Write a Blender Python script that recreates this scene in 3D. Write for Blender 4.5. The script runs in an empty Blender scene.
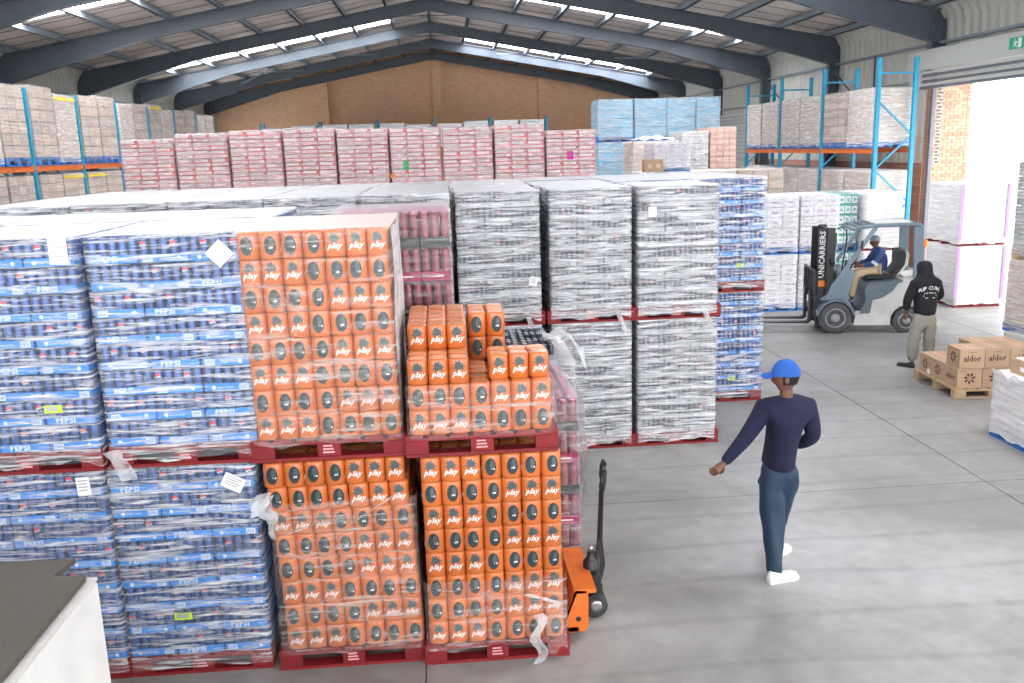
import bpy, math, random
from mathutils import Matrix, Vector, noise as mnoise
random.seed(7)
PI = math.pi
C = bpy.context.scene.collection
scn = bpy.context.scene

# ---------------------------------------------------------------- camera, world, light
F_PX, YAW, PITCH, ROLL, CAM_H = 892.51, .0747, .213, .030, 3.4535
fwd = Vector((math.sin(YAW)*math.cos(PITCH), math.cos(YAW)*math.cos(PITCH), -math.sin(PITCH)))
rgt = Vector((math.cos(YAW), -math.sin(YAW), 0)); dwn = fwd.cross(rgt)
r2 = rgt*math.cos(ROLL) + dwn*math.sin(ROLL); d2 = -rgt*math.sin(ROLL) + dwn*math.cos(ROLL)
cam = bpy.data.objects.new('camera', bpy.data.cameras.new('camera')); C.objects.link(cam)
m = Matrix((r2, -d2, -fwd)).transposed().to_4x4(); m.translation = (.02, .28, CAM_H); cam.matrix_world = m
cam.data.sensor_width = 36; cam.data.lens = F_PX/1024*36; cam.data.clip_end = 300; scn.camera = cam
w = bpy.data.worlds.new('world'); scn.world = w; w.use_nodes = True
w.node_tree.nodes['Background'].inputs[0].default_value = (.93, .965, 1, 1)
w.node_tree.nodes['Background'].inputs[1].default_value = 4.8
vs = scn.view_settings; vs.view_transform = 'Standard'; vs.look = 'None'; vs.gamma = 1; vs.exposure = 0.12; vs.use_curve_mapping = False
def portal(name, loc, rot, sx, sy):
    l = bpy.data.lights.new(name, 'AREA'); l.shape = 'RECTANGLE'; l.size = sx; l.size_y = sy; l.cycles.is_portal = True
    o = bpy.data.objects.new(name, l); C.objects.link(o); o.location = loc; o.rotation_euler = rot
portal('unbuilt_front_daylight', (0, -4.9, 2.4), (PI/2, 0, 0), 18, 4.6)        # front wall left unbuilt behind the camera to let in frontal daylight
portal('door_daylight', (13.3, 18.4, 2.35), (0, PI/2, 0), 4.7, 9.6)
sun = bpy.data.lights.new('sun', 'SUN'); sun.energy = 5; sun.angle = .45; sun.color = (1, .97, .93)
so = bpy.data.objects.new('sun', sun); C.objects.link(so); so.rotation_euler = Vector((-.84, .32, -.42)).to_track_quat('-Z', 'Y').to_euler()
portal('added_left_opening_daylight', (-13.3, 45.5, 2.35), (0, -PI/2, 0), 4.7, 11.0)  # unseen opening added in the left wall to brighten the back wall
portal('added_right_opening_daylight', (13.3, 3.5, 2.35), (0, PI/2, 0), 4.7, 5.0)  # unseen opening added in the right wall for side light
cy = scn.cycles; cy.max_bounces = 7; cy.diffuse_bounces = 4; cy.glossy_bounces = 3; cy.transparent_max_bounces = 12
cy.sample_clamp_indirect = 6; cy.use_denoising = True; cy.caustics_reflective = False; cy.caustics_refractive = False
SKYLIGHT = 22.0

# ---------------------------------------------------------------- materials
M = {}
def nodes_of(name):
    mt = bpy.data.materials.new(name); mt.use_nodes = True; nt = mt.node_tree
    return mt, nt, nt.nodes, nt.links, nt.nodes['Principled BSDF']
def mat(name, col, rough=.6, metal=0, var=.12, scale=8, rnd=.1, bump=0, coat=0, spec=.5, stretch=(1, 1, 1), bscale=None):
    mt, nt, N, L, b = nodes_of(name)
    b.inputs['Roughness'].default_value = rough; b.inputs['Metallic'].default_value = metal
    b.inputs['Coat Weight'].default_value = coat; b.inputs['Specular IOR Level'].default_value = spec
    tc = N.new('ShaderNodeTexCoord'); mp = N.new('ShaderNodeMapping'); mp.inputs['Scale'].default_value = stretch
    nz = N.new('ShaderNodeTexNoise'); nz.inputs['Scale'].default_value = scale; nz.inputs['Detail'].default_value = 4
    oi = N.new('ShaderNodeObjectInfo'); L.new(tc.outputs['Object'], mp.inputs[0]); L.new(mp.outputs[0], nz.inputs['Vector'])
    a = N.new('ShaderNodeMath'); a.operation = 'MULTIPLY_ADD'; a.inputs[1].default_value = 2*var; a.inputs[2].default_value = 1-var
    L.new(nz.outputs['Fac'], a.inputs[0])
    c = N.new('ShaderNodeMath'); c.operation = 'MULTIPLY_ADD'; c.inputs[1].default_value = 2*rnd; c.inputs[2].default_value = -rnd
    L.new(oi.outputs['Random'], c.inputs[0]); s = N.new('ShaderNodeMath'); s.operation = 'ADD'
    L.new(a.outputs[0], s.inputs[0]); L.new(c.outputs[0], s.inputs[1])
    h = N.new('ShaderNodeHueSaturation'); h.inputs['Color'].default_value = (*col, 1); L.new(s.outputs[0], h.inputs['Value'])
    L.new(h.outputs[0], b.inputs['Base Color'])
    if bump:
        bp = N.new('ShaderNodeBump'); bp.inputs['Strength'].default_value = bump; bp.inputs['Distance'].default_value = .02
        if bscale:
            n2 = N.new('ShaderNodeTexNoise'); n2.inputs['Scale'].default_value = bscale; L.new(mp.outputs[0], n2.inputs['Vector']); L.new(n2.outputs['Fac'], bp.inputs['Height'])
        else: L.new(nz.outputs['Fac'], bp.inputs['Height'])
        L.new(bp.outputs[0], b.inputs['Normal'])
    M[name] = mt; return mt
def film(name, base, amt, col=(.93, .94, .96), lo=.42, hi=.72, zs=14, xs=1.1, topbase=None):
    """stretch film: clear with milky streaks that run round the load"""
    mt, nt, N, L, b = nodes_of(name); N.remove(b); out = N['Material Output']
    tc = N.new('ShaderNodeTexCoord'); mp = N.new('ShaderNodeMapping'); mp.inputs['Scale'].default_value = (xs, xs, zs)
    oi = N.new('ShaderNodeObjectInfo'); ml = N.new('ShaderNodeMath'); ml.operation = 'MULTIPLY'; ml.inputs[1].default_value = 40
    L.new(oi.outputs['Random'], ml.inputs[0]); L.new(ml.outputs[0], mp.inputs['Location'])
    L.new(tc.outputs['Object'], mp.inputs[0])
    nz = N.new('ShaderNodeTexNoise'); nz.inputs['Scale'].default_value = 2.2; nz.inputs['Detail'].default_value = 7; nz.inputs['Roughness'].default_value = .68; nz.inputs['Distortion'].default_value = .5
    L.new(mp.outputs[0], nz.inputs['Vector'])
    mr = N.new('ShaderNodeMapRange'); mr.inputs[1].default_value = lo; mr.inputs[2].default_value = hi; mr.inputs[3].default_value = base; mr.inputs[4].default_value = min(.97, base+amt)
    L.new(nz.outputs['Fac'], mr.inputs[0]); fac = mr.outputs[0]
    if topbase is not None:
        g = N.new('ShaderNodeNewGeometry'); sp = N.new('ShaderNodeSeparateXYZ'); L.new(g.outputs['Normal'], sp.inputs[0])
        m2 = N.new('ShaderNodeMapRange'); m2.inputs[1].default_value = .5; m2.inputs[2].default_value = .9; m2.inputs[3].default_value = 0; m2.inputs[4].default_value = topbase
        L.new(sp.outputs['Z'], m2.inputs[0]); mx = N.new('ShaderNodeMath'); mx.operation = 'MAXIMUM'; L.new(fac, mx.inputs[0]); L.new(m2.outputs[0], mx.inputs[1]); fac = mx.outputs[0]
    bp = N.new('ShaderNodeBump'); bp.inputs['Strength'].default_value = .55; bp.inputs['Distance'].default_value = .03; L.new(nz.outputs['Fac'], bp.inputs['Height'])
    d = N.new('ShaderNodeBsdfPrincipled'); d.inputs['Base Color'].default_value = (*col, 1); d.inputs['Roughness'].default_value = .32; d.inputs['Specular IOR Level'].default_value = .8
    L.new(bp.outputs[0], d.inputs['Normal'])
    t = N.new('ShaderNodeBsdfTransparent'); x = N.new('ShaderNodeMixShader')
    L.new(fac, x.inputs[0]); L.new(t.outputs[0], x.inputs[1]); L.new(d.outputs[0], x.inputs[2]); L.new(x.outputs[0], out.inputs[0])
    M[name] = mt; return mt
def emis(name, col, s):
    mt, nt, N, L, b = nodes_of(name); b.inputs['Base Color'].default_value = (.8, .8, .8, 1)
    b.inputs['Emission Color'].default_value = (*col, 1); b.inputs['Emission Strength'].default_value = s; M[name] = mt
def bricks(name, c1, c2, cm, sx=1.0, rot=(PI/2, 0, 0)):
    mt, nt, N, L, b = nodes_of(name); tc = N.new('ShaderNodeTexCoord'); mp = N.new('ShaderNodeMapping'); mp.inputs['Rotation'].default_value = rot
    L.new(tc.outputs['Object'], mp.inputs[0]); br = N.new('ShaderNodeTexBrick'); br.inputs['Color1'].default_value = (*c1, 1); br.inputs['Color2'].default_value = (*c2, 1); br.inputs['Mortar'].default_value = (*cm, 1)
    br.inputs['Scale'].default_value = 1; br.inputs['Brick Width'].default_value = .24; br.inputs['Row Height'].default_value = .085; br.inputs['Mortar Size'].default_value = .008; br.inputs['Bias'].default_value = -.1
    L.new(mp.outputs[0], br.inputs['Vector']); nz = N.new('ShaderNodeTexNoise'); nz.inputs['Scale'].default_value = .5; L.new(tc.outputs['Object'], nz.inputs['Vector'])
    mx = N.new('ShaderNodeMix'); mx.data_type = 'RGBA'; mx.blend_type = 'MULTIPLY'; mx.inputs[0].default_value = .15
    L.new(br.outputs['Color'], mx.inputs[6]); L.new(nz.outputs['Color'], mx.inputs[7]); L.new(mx.outputs[2], b.inputs['Base Color'])
    bp = N.new('ShaderNodeBump'); bp.inputs['Strength'].default_value = .4; bp.inputs['Distance'].default_value = .01; bp.invert = True; L.new(br.outputs['Fac'], bp.inputs['Height']); L.new(bp.outputs[0], b.inputs['Normal'])
    b.inputs['Roughness'].default_value = .85; M[name] = mt
def concrete():
    mt, nt, N, L, b = nodes_of('concrete'); tc = N.new('ShaderNodeTexCoord'); g = N.new('ShaderNodeNewGeometry')
    def nz(s, d=5, dist=0, src=None):
        n = N.new('ShaderNodeTexNoise'); n.inputs['Scale'].default_value = s; n.inputs['Detail'].default_value = d; n.inputs['Distortion'].default_value = dist; L.new(g.outputs['Position'], n.inputs['Vector']); return n
    a = nz(.45, 6, .6); f = nz(5, 8, .3); w = N.new('ShaderNodeTexWave'); w.wave_type = 'RINGS'; w.inputs['Scale'].default_value = .5; w.inputs['Distortion'].default_value = 3.5; w.inputs['Detail'].default_value = 3; w.inputs['Detail Scale'].default_value = .4
    mp = N.new('ShaderNodeMapping'); mp.inputs['Location'].default_value = (-9, -4, 0); L.new(g.outputs['Position'], mp.inputs[0]); L.new(mp.outputs[0], w.inputs['Vector'])
    cr = N.new('ShaderNodeValToRGB'); cr.color_ramp.elements[0].position = .34; cr.color_ramp.elements[0].color = (.215, .213, .21, 1); cr.color_ramp.elements[1].position = .66; cr.color_ramp.elements[1].color = (.36, .36, .362, 1); e = cr.color_ramp.elements.new(.5); e.color = (.285, .28, .27, 1)
    L.new(a.outputs['Fac'], cr.inputs[0]); m1 = N.new('ShaderNodeMix'); m1.data_type = 'RGBA'; m1.blend_type = 'OVERLAY'; m1.inputs[0].default_value = .35; L.new(cr.outputs[0], m1.inputs[6]); L.new(f.outputs['Fac'], m1.inputs[7])
    wr = N.new('ShaderNodeMapRange'); wr.inputs[1].default_value = .93; wr.inputs[2].default_value = 1; wr.inputs[3].default_value = 1; wr.inputs[4].default_value = .86; L.new(w.outputs['Fac'], wr.inputs[0])
    m2 = N.new('ShaderNodeMix'); m2.data_type = 'RGBA'; m2.blend_type = 'MULTIPLY'; m2.inputs[0].default_value = .9; L.new(m1.outputs[2], m2.inputs[6]); L.new(wr.outputs[0], m2.inputs[7])
    L.new(m2.outputs[2], b.inputs['Base Color'])
    rr = N.new('ShaderNodeMapRange'); rr.inputs[3].default_value = .3; rr.inputs[4].default_value = .6; L.new(f.outputs['Fac'], rr.inputs[0]); L.new(rr.outputs[0], b.inputs['Roughness'])
    bp = N.new('ShaderNodeBump'); bp.inputs['Strength'].default_value = .08; bp.inputs['Distance'].default_value = .01; L.new(f.outputs['Fac'], bp.inputs['Height']); L.new(bp.outputs[0], b.inputs['Normal']); M['concrete'] = mt
concrete()
bricks('brick_back', (.90, .53, .29), (.78, .42, .22), (.80, .68, .54))
bricks('brick_side', (.50, .24, .16), (.40, .19, .12), (.45, .40, .36), rot=(PI/2, 0, PI/2))
mat('brick', (.55, .30, .20), .85, var=.2, rnd=.25); mat('mortar', (.6, .56, .5), .9)
mat('cladding', (.60, .60, .54), .5, var=.1, scale=1.5, bump=.05)
mat('steel_dark', (.085, .105, .13), .45, var=.2, scale=2); mat('steel_grey', (.27, .32, .37), .5, var=.2, scale=2)
mat('ceiling_board', (.80, .72, .68), .8, var=.14, scale=3, rnd=.08, stretch=(1, 6, 1)); mat('ceiling_bead', (.22, .20, .19), .7)
emis('skylight', (.93, .95, 1), SKYLIGHT)
mat('rack_blue', (.02, .33, .52), .45, rnd=.05); mat('rack_orange', (.80, .17, .03), .45, rnd=.05)
mat('pallet_red', (.215, .009, .012), .65, var=.3, scale=14, rnd=.12, bump=.15); mat('pallet_blue', (.03, .17, .50), .65, var=.25, scale=14, bump=.15)
mat('pallet_wood', (.52, .37, .22), .75, var=.3, scale=14, bump=.15); mat('stamp', (.75, .35, .36), .7)
mat('orange', (.60, .155, .036), .3, var=.15, scale=20, rnd=.1, coat=.5); mat('orange_lid', (.85, .38, .18), .25, rnd=.05, coat=.6)
mat('print_dark', (.02, .035, .04), .4); mat('print_grey', (.07, .095, .10), .4, rnd=.3); mat('print_white', (.78, .78, .76), .5); mat('print_brown', (.11, .045, .035), .7)
mat('blue_can', (.012, .075, .27), .28, metal=.3, var=.25, scale=30, rnd=.2, coat=.4); mat('can_lid', (.62, .64, .68), .3, metal=.8)
mat('blue_tray', (.008, .24, .72), .5, var=.1, rnd=.1); mat('globe_red', (.75, .04, .05), .4)
mat('grey_can', (.07, .08, .11), .3, metal=.3, var=.5, scale=60, rnd=.3); mat('grey_tray', (.30, .31, .34), .6, var=.3, scale=12, rnd=.15)
mat('mag_can', (.27, .06, .085), .3, metal=.2, var=.35, scale=25, rnd=.15); mat('mag_lid', (.75, .12, .35), .3); mat('mag_tray', (.36, .0, .09), .5); mat('black_tray', (.025, .03, .035), .5)
mat('pink_case', (.83, .13, .15), .5, rnd=.15); mat('case_white', (.90, .86, .86), .5, rnd=.06); mat('pink_soft', (.86, .38, .40), .5, rnd=.15)
mat('carton', (.52, .35, .22), .75, var=.12, rnd=.12); mat('carton_dull', (.52, .43, .36), .75, var=.15, rnd=.14); mat('carton_light', (.66, .55, .44), .7, rnd=.1); mat('carton_pink', (.66, .38, .30), .7, rnd=.12); mat('carton_white', (.84, .84, .86), .6, rnd=.05); mat('case_lilac', (.48, .30, .60), .6, rnd=.1); mat('case_teal', (.10, .52, .45), .5, rnd=.15)
mat('tape', (.80, .62, .30), .3); mat('carton_grey', (.42, .42, .40), .7, rnd=.15); mat('green_grey', (.36, .42, .38), .7, rnd=.15)
mat('water', (.28, .70, .93), .2, var=.15, rnd=.15, coat=.5); mat('water_label', (.70, .82, .90), .4, rnd=.1)
mat('paper', (.90, .90, .88), .7, var=.03); mat('lime', (.55, .88, .02), .6, var=.02); mat('green', (.0, .62, .18), .6); mat('magenta', (.85, .0, .38), .6); mat('yellow', (.85, .65, .08), .5); mat('sign_green', (.02, .42, .22), .5)
film('film_blue', .08, .85, lo=.47, hi=.70, topbase=.58, zs=20, xs=1.3, col=(.96, .97, 1)); film('film_orange', .07, .55, lo=.50, hi=.78, zs=13, topbase=.66, col=(.92, .88, .84))
film('film_grey', .17, .74, lo=.45, hi=.68, topbase=.62, zs=19, xs=1.3, col=(.95, .96, .99))
film('film_water', .20, .5, topbase=.8)
film('film_loose', .22, .45, lo=.35, hi=.75, zs=5, xs=5); film('film_light', .02, .38, topbase=.30); film('film_pink', .12, .42, lo=.42, hi=.70, topbase=.75, col=(1, .96, .96)); film('film_white', .62, .3, topbase=.85, col=(1, 1, 1))
film('film_side', .45, .5, lo=.3, hi=.7, zs=3, xs=6)
mat('white_wall', (.70, .70, .68), .7, var=.22, scale=4, bump=.1); mat('render_edge', (.55, .54, .52), .8, var=.25, scale=9); mat('brown_top', (.095, .082, .068), .85, var=.15, scale=2, bump=.3, bscale=90)
mat('shutter', (.55, .56, .54), .5, var=.08); mat('shutter_dark', (.16, .17, .20), .5)
mat('yard', (.75, .75, .75), .8, var=.08, scale=1); mat('yard_wall', (.80, .82, .86), .8)
mat('jack_orange', (.66, .15, .02), .45, var=.25, scale=12); mat('rubber', (.03, .03, .033), .8, var=.3); mat('black_metal', (.02, .02, .022), .4, var=.2); mat('bare_steel', (.35, .35, .35), .35, metal=.8)
mat('fork_white', (.68, .68, .66), .45, var=.2, scale=4); mat('fork_grey', (.12, .16, .19), .45, var=.15, scale=4); mat('fork_bluegrey', (.20, .27, .33), .4, var=.1); mat('tyre', (.10, .10, .105), .85, var=.3); mat('rim', (.33, .34, .35), .6, var=.2); mat('seat_black', (.02, .02, .022), .55)
mat('lamp_orange', (.9, .25, .02), .3); mat('lamp_red', (.7, .03, .03), .3)
mat('skin', (.16, .075, .045), .55, var=.08, rnd=0); mat('hair', (.01, .009, .008), .9); mat('eye_white', (.6, .58, .55), .4)
mat('cap_blue', (.015, .11, .46), .75, var=.08); mat('navy', (.009, .010, .042), .9, var=.15, scale=6, bump=.25); mat('trouser_teal', (.007, .030, .066), .6, var=.25, scale=5, bump=.3); mat('shoe_white', (.82, .82, .80), .6); mat('sole', (.7, .7, .66), .7)
mat('hoodie_black', (.010, .011, .014), .9, var=.2, bump=.2); mat('khaki', (.30, .28, .235), .9, var=.15, scale=7, bump=.4); mat('tan_trouser', (.55, .42, .28), .9, var=.15, bump=.3); mat('workshirt', (.02, .055, .16), .8, var=.15); mat('beanie', (.30, .33, .36), .9); mat('reflective', (.55, .65, .75), .4)
mat('galv', (.45, .46, .47), .45, var=.1)

# ---------------------------------------------------------------- mesh helpers
class MB:
    def __init__(s, xf=None): s.v = []; s.f = []; s.m = []; s.xf = xf; s.sm = []
    def add(s, vs_, fs, mi=0, smooth=False):
        n = len(s.v); s.v += [tuple(s.xf @ Vector(p)) if s.xf else tuple(p) for p in vs_]
        for f in fs: s.f.append(tuple(i+n for i in f)); s.m.append(mi); s.sm.append(smooth)
        return s
    def box(s, x0, y0, z0, x1, y1, z1, mi=0, c=0):
        if c <= 0:
            return s.add([(x0,y0,z0),(x1,y0,z0),(x1,y1,z0),(x0,y1,z0),(x0,y0,z1),(x1,y0,z1),(x1,y1,z1),(x0,y1,z1)],
                  [(0,3,2,1),(4,5,6,7),(0,1,5,4),(1,2,6,5),(2,3,7,6),(3,0,4,7)], mi)
        v = []
        for (zz, k) in ((z0, c), (z0+c, 0), (z1-c, 0), (z1, c)):
            X0, X1, Y0, Y1 = x0+k, x1-k, y0+k, y1-k; q = c*.7 if not k else 0
            v += [(X0+q,Y0,zz),(X1-q,Y0,zz),(X1,Y0+q,zz),(X1,Y1-q,zz),(X1-q,Y1,zz),(X0+q,Y1,zz),(X0,Y1-q,zz),(X0,Y0+q,zz)]
        f = [tuple(range(7, -1, -1)), tuple(range(24, 32))]
        for r in range(3):
            for i in range(8): j = (i+1) % 8; f.append((r*8+i, r*8+j, r*8+8+j, r*8+8+i))
        return s.add(v, f, mi)
    def beam(s, a, b, w, h, mi=0, up=(0, 0, 1)):
        a, b = Vector(a), Vector(b); d = (b-a).normalized(); u = Vector(up)
        if abs(d.dot(u)) > .98: u = Vector((0, 1, 0))
        r = d.cross(u).normalized(); u = r.cross(d); v = []
        for p in (a, b):
            for (i, j) in ((-1,-1),(1,-1),(1,1),(-1,1)): v.append(p + r*(i*w/2) + u*(j*h/2))
        return s.add(v, [(3,2,1,0),(4,5,6,7),(0,1,5,4),(1,2,6,5),(2,3,7,6),(3,0,4,7)], mi)
    def tube(s, pts, r, n=8, mi=0, cap=True):
        pts = [Vector(p) for p in pts]; rs = r if isinstance(r, (list, tuple)) else [r]*len(pts); v = []
        for i, p in enumerate(pts):
            d = (pts[min(i+1, len(pts)-1)] - pts[max(i-1, 0)]).normalized(); u = Vector((0, 0, 1)) if abs(d.z) < .9 else Vector((0, 1, 0))
            a = d.cross(u).normalized(); b = a.cross(d)
            for k in range(n): t = 2*PI*k/n; v.append(p + (a*math.cos(t)+b*math.sin(t))*rs[i])
        f = [(i*n+k, i*n+(k+1) % n, (i+1)*n+(k+1) % n, (i+1)*n+k) for i in range(len(pts)-1) for k in range(n)]
        if cap: f += [tuple(range(n)), tuple(range((len(pts)-1)*n+n-1, (len(pts)-1)*n-1, -1))]
        return s.add(v, f, mi, True)
    def lathe(s, prof, cx, cy_, n=10, mi=0, axis='z', capmi=None, cz=0, smooth=True):
        v = []
        for (r, h) in prof:
            for k in range(n):
                t = 2*PI*(k+.5)/n; a, b = math.cos(t)*r, math.sin(t)*r
                v.append((cx+a, cy_+b, cz+h) if axis == 'z' else ((cx+a, cy_+h, cz+b) if axis == 'y' else (cx+h, cy_+a, cz+b)))
        for i in range(len(prof)-1):
            pass
        f = [(i*n+k, i*n+(k+1) % n, (i+1)*n+(k+1) % n, (i+1)*n+k) for i in range(len(prof)-1) for k in range(n)]
        s.add(v, f, mi, smooth); q = len(prof)-1
        s.add([v[k] for k in range(n)], [tuple(range(n-1, -1, -1))], mi)
        return s.add([v[q*n+k] for k in range(n)], [tuple(range(n))], mi if capmi is None else capmi)
    def prism(s, poly, a0, a1, axis='y', mi=0):
        n = len(poly); v = []
        for a in (a0, a1):
            for (p, q) in poly: v.append((p, a, q) if axis == 'y' else ((a, p, q) if axis == 'x' else (p, q, a)))
        return s.add(v, [tuple(range(n)), tuple(range(2*n-1, n-1, -1))] + [(i, (i+1) % n, n+(i+1) % n, n+i) for i in range(n)], mi)
    def flat(s, tm, fn, mi=0):
        """lay a flat outline mesh (verts2d, faces) down through fn(x, y) -> xyz"""
        return s.add([fn(x, y) for (x, y) in tm[0]], tm[1], mi)
    def merge(s, o, off=(0, 0, 0), mi=0):
        n = len(s.v); s.v += [(x+off[0], y+off[1], z+off[2]) for (x, y, z) in o.v]
        s.f += [tuple(i+n for i in f) for f in o.f]; s.m += [k+mi for k in o.m]; s.sm += o.sm; return s
    def mesh(s, name, mats):
        me = bpy.data.meshes.new(name); me.from_pydata(s.v, [], s.f)
        for k in ([mats] if isinstance(mats, str) else mats): me.materials.append(M[k])
        me.polygons.foreach_set('material_index', s.m); me.polygons.foreach_set('use_smooth', s.sm); me.update(); return me
    def build(s, name, mats, parent=None, loc=None): return obj(name, s.mesh(name, mats), parent, loc)
def obj(name, me, parent=None, loc=None, rz=0):
    o = bpy.data.objects.new(name, me); C.objects.link(o)
    if parent: o.parent = parent
    if loc: o.location = loc
    if rz: o.rotation_euler.z = rz
    return o
def tag(o, label=None, cat=None, group=None, kind=None):
    if label: o['label'] = label
    if cat: o['category'] = cat
    if group: o['group'] = group
    if kind: o['kind'] = kind
    return o
def thing(name, label, cat, loc=(0, 0, 0), rz=0, group=None):
    o = obj(name, None, None, loc, rz); o.empty_display_size = .2; return tag(o, label, cat, group)
def struct(name, mb, mats, parent=None):
    o = mb.build(name, mats, parent)
    if not parent: o['kind'] = 'structure'
    return o
KIDS = {}
def copy_tree(o, parent=None):
    c = o.copy(); C.objects.link(c); c.parent = parent
    for ch in KIDS.get(o.name) or o.children: copy_tree(ch, c)
    return c
_txt = {}
def text(s, size=1, shear=0, bold=0, align='CENTER'):
    key = (s, size, shear, bold)
    if key in _txt: return _txt[key]
    cu = bpy.data.curves.new('t', 'FONT'); cu.body = s; cu.size = size; cu.shear = shear; cu.offset = bold; cu.align_x = align; cu.align_y = 'CENTER'; cu.resolution_u = 1
    o = bpy.data.objects.new('t', cu); C.objects.link(o); dg = bpy.context.evaluated_depsgraph_get(); me = bpy.data.meshes.new_from_object(o.evaluated_get(dg))
    r = ([(v.co.x, v.co.y) for v in me.vertices], [tuple(p.vertices) for p in me.polygons])
    bpy.data.objects.remove(o); bpy.data.curves.remove(cu); bpy.data.meshes.remove(me); _txt[key] = r; return r
def poly(pts): return (pts, [tuple(range(len(pts)))])
def oval(a, b, n=14, cx=0, cy_=0): return poly([(cx+a*math.cos(2*PI*k/n), cy_+b*math.sin(2*PI*k/n)) for k in range(n)])
def rect(x0, y0, x1, y1): return poly([(x0, y0), (x1, y0), (x1, y1), (x0, y1)])
def petals(R, n, wd, r0=.15):
    V, Fc = [], []
    for k in range(n):
        t = 2*PI*k/n+.2; c, s_ = math.cos(t), math.sin(t); b = len(V)
        for (a, q) in ((r0*R, 0), (R*.7, wd), (R, 0), (R*.7, -wd)): V.append((c*a-s_*q, s_*a+c*q))
        Fc.append((b, b+1, b+2, b+3))
    return (V, Fc)
# text outlines made up front
T_PLAY = text('play', .054, .35, .0013); T_PEPSI = text('PEPSI', .05, 0, .0012); T_ALDOR = text('aldor', .13, 0, .003)
T_UNI = text('UNICARRIERS', .15, 0, .003); T_RIP = text('RIP CURL', .085, 0, .001); T_SURF = text('THE SEARCH', .035)
T_ZERO = text('pepsi max', .03)

# ---------------------------------------------------------------- people (skinned early, while the scene is small)
def skin(name, pts, edges, mats, parent, sub=2, face=None):
    """pts: dict name -> (x, y, z, r) or (x, y, z, rx, ry); one continuous skinned surface"""
    ks = list(pts); ix = {k: i for i, k in enumerate(ks)}
    me = bpy.data.meshes.new(name); me.from_pydata([pts[k][:3] for k in ks], [(ix[a], ix[b]) for a, b in edges], [])
    o = bpy.data.objects.new(name, me); C.objects.link(o); sk = o.modifiers.new('s', 'SKIN'); sk.use_smooth_shade = True
    sv = me.skin_vertices[0].data
    for k in ks:
        p = pts[k]; sv[ix[k]].radius = (p[3], p[4] if len(p) > 4 else p[3]); sv[ix[k]].use_root = False
    sv[0].use_root = True
    if sub: sb = o.modifiers.new('b', 'SUBSURF'); sb.levels = sub; sb.render_levels = sub
    dg = bpy.context.evaluated_depsgraph_get(); nm = bpy.data.meshes.new_from_object(o.evaluated_get(dg)); bpy.data.objects.remove(o)
    mb = MB(); mb.add([tuple(v.co) for v in nm.vertices], [tuple(p.vertices) for p in nm.polygons], 0, True)
    bpy.data.meshes.remove(nm)
    return mb
def chain(names): return list(zip(names, names[1:]))
def rot2(x, y, a): return (x*math.cos(a)-y*math.sin(a), x*math.sin(a)+y*math.cos(a))
def head(mb, c, yaw, tilt=0, s=1.0):
    """head facing local -Y turned by yaw; height .23, face with brow, nose, mouth, ears, eyes (skin=0, dark=1, white=2)"""
    def xf(x, y, z):
        y, z = rot2(y, z, tilt); x, y = rot2(x, y, yaw); return (c[0]+x*s, c[1]+y*s, c[2]+z*s)
    V, Fc = [], []; nu, nv = 20, 14
    for j in range(nv+1):
        ph = PI*j/nv
        for i in range(nu):
            th = 2*PI*i/nu; x = .075*math.sin(ph)*math.sin(th); y = -.096*math.sin(ph)*math.cos(th); z = .118*math.cos(ph)
            if z < 0: k = 1-.30*(-z/.118)**1.5; x *= k; y = y*k if y < 0 else y*(k-.12*(-z/.118))
            if y < -.05 and abs(x) < .016 and -.04 < z < .02: y -= .020*(1-abs(x)/.018)*(1 if z < -.01 else .5)   # nose
            if y < -.05 and abs(z-.018) < .012 and .012 < abs(x) < .05: y += .009                                        # eye sockets
            if y < -.04 and abs(z+.06) < .012 and abs(x) < .026: y -= .007                                               # lips
            if y < -.03 and z < -.09: y -= .008                                                                              # chin
            V.append(xf(x, y, z))
    for j in range(nv):
        for i in range(nu): k = (i+1) % nu; Fc.append((j*nu+i, j*nu+k, (j+1)*nu+k, (j+1)*nu+i))
    mb.add(V, Fc, 0, True)
    for sx in (-1, 1):
        e = MB(); e.lathe([(.004, -.006), (.018, -.005), (.024, .003), (.017, .010), (.006, .008)], 0, 0, 8, 0, 'x')
        mb.add([xf(sx*(.078)+(v[0])*sx, .008+v[1]*.75, v[2]*1.35-.005) for v in e.v], e.f, 0, True)
        for (rr, mi, dy) in ((.011, 2, 0), (.006, 1, -.006)):
            e = MB(); e.lathe([(.001, -rr), (rr*.8, -rr*.6), (rr, 0), (rr*.8, rr*.6), (.001, rr)], 0, 0, 8)
            mb.add([xf(sx*.031+v[0], -.078+dy+v[1], .018+v[2]*.7) for v in e.v], e.f, mi, True)
    mb.add([xf(*p) for p in ((-.024, -.0925, -.060), (.024, -.0925, -.060), (.020, -.0925, -.064), (-.020, -.0925, -.064))], [(0, 1, 2, 3)], 1)
    return xf
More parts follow.
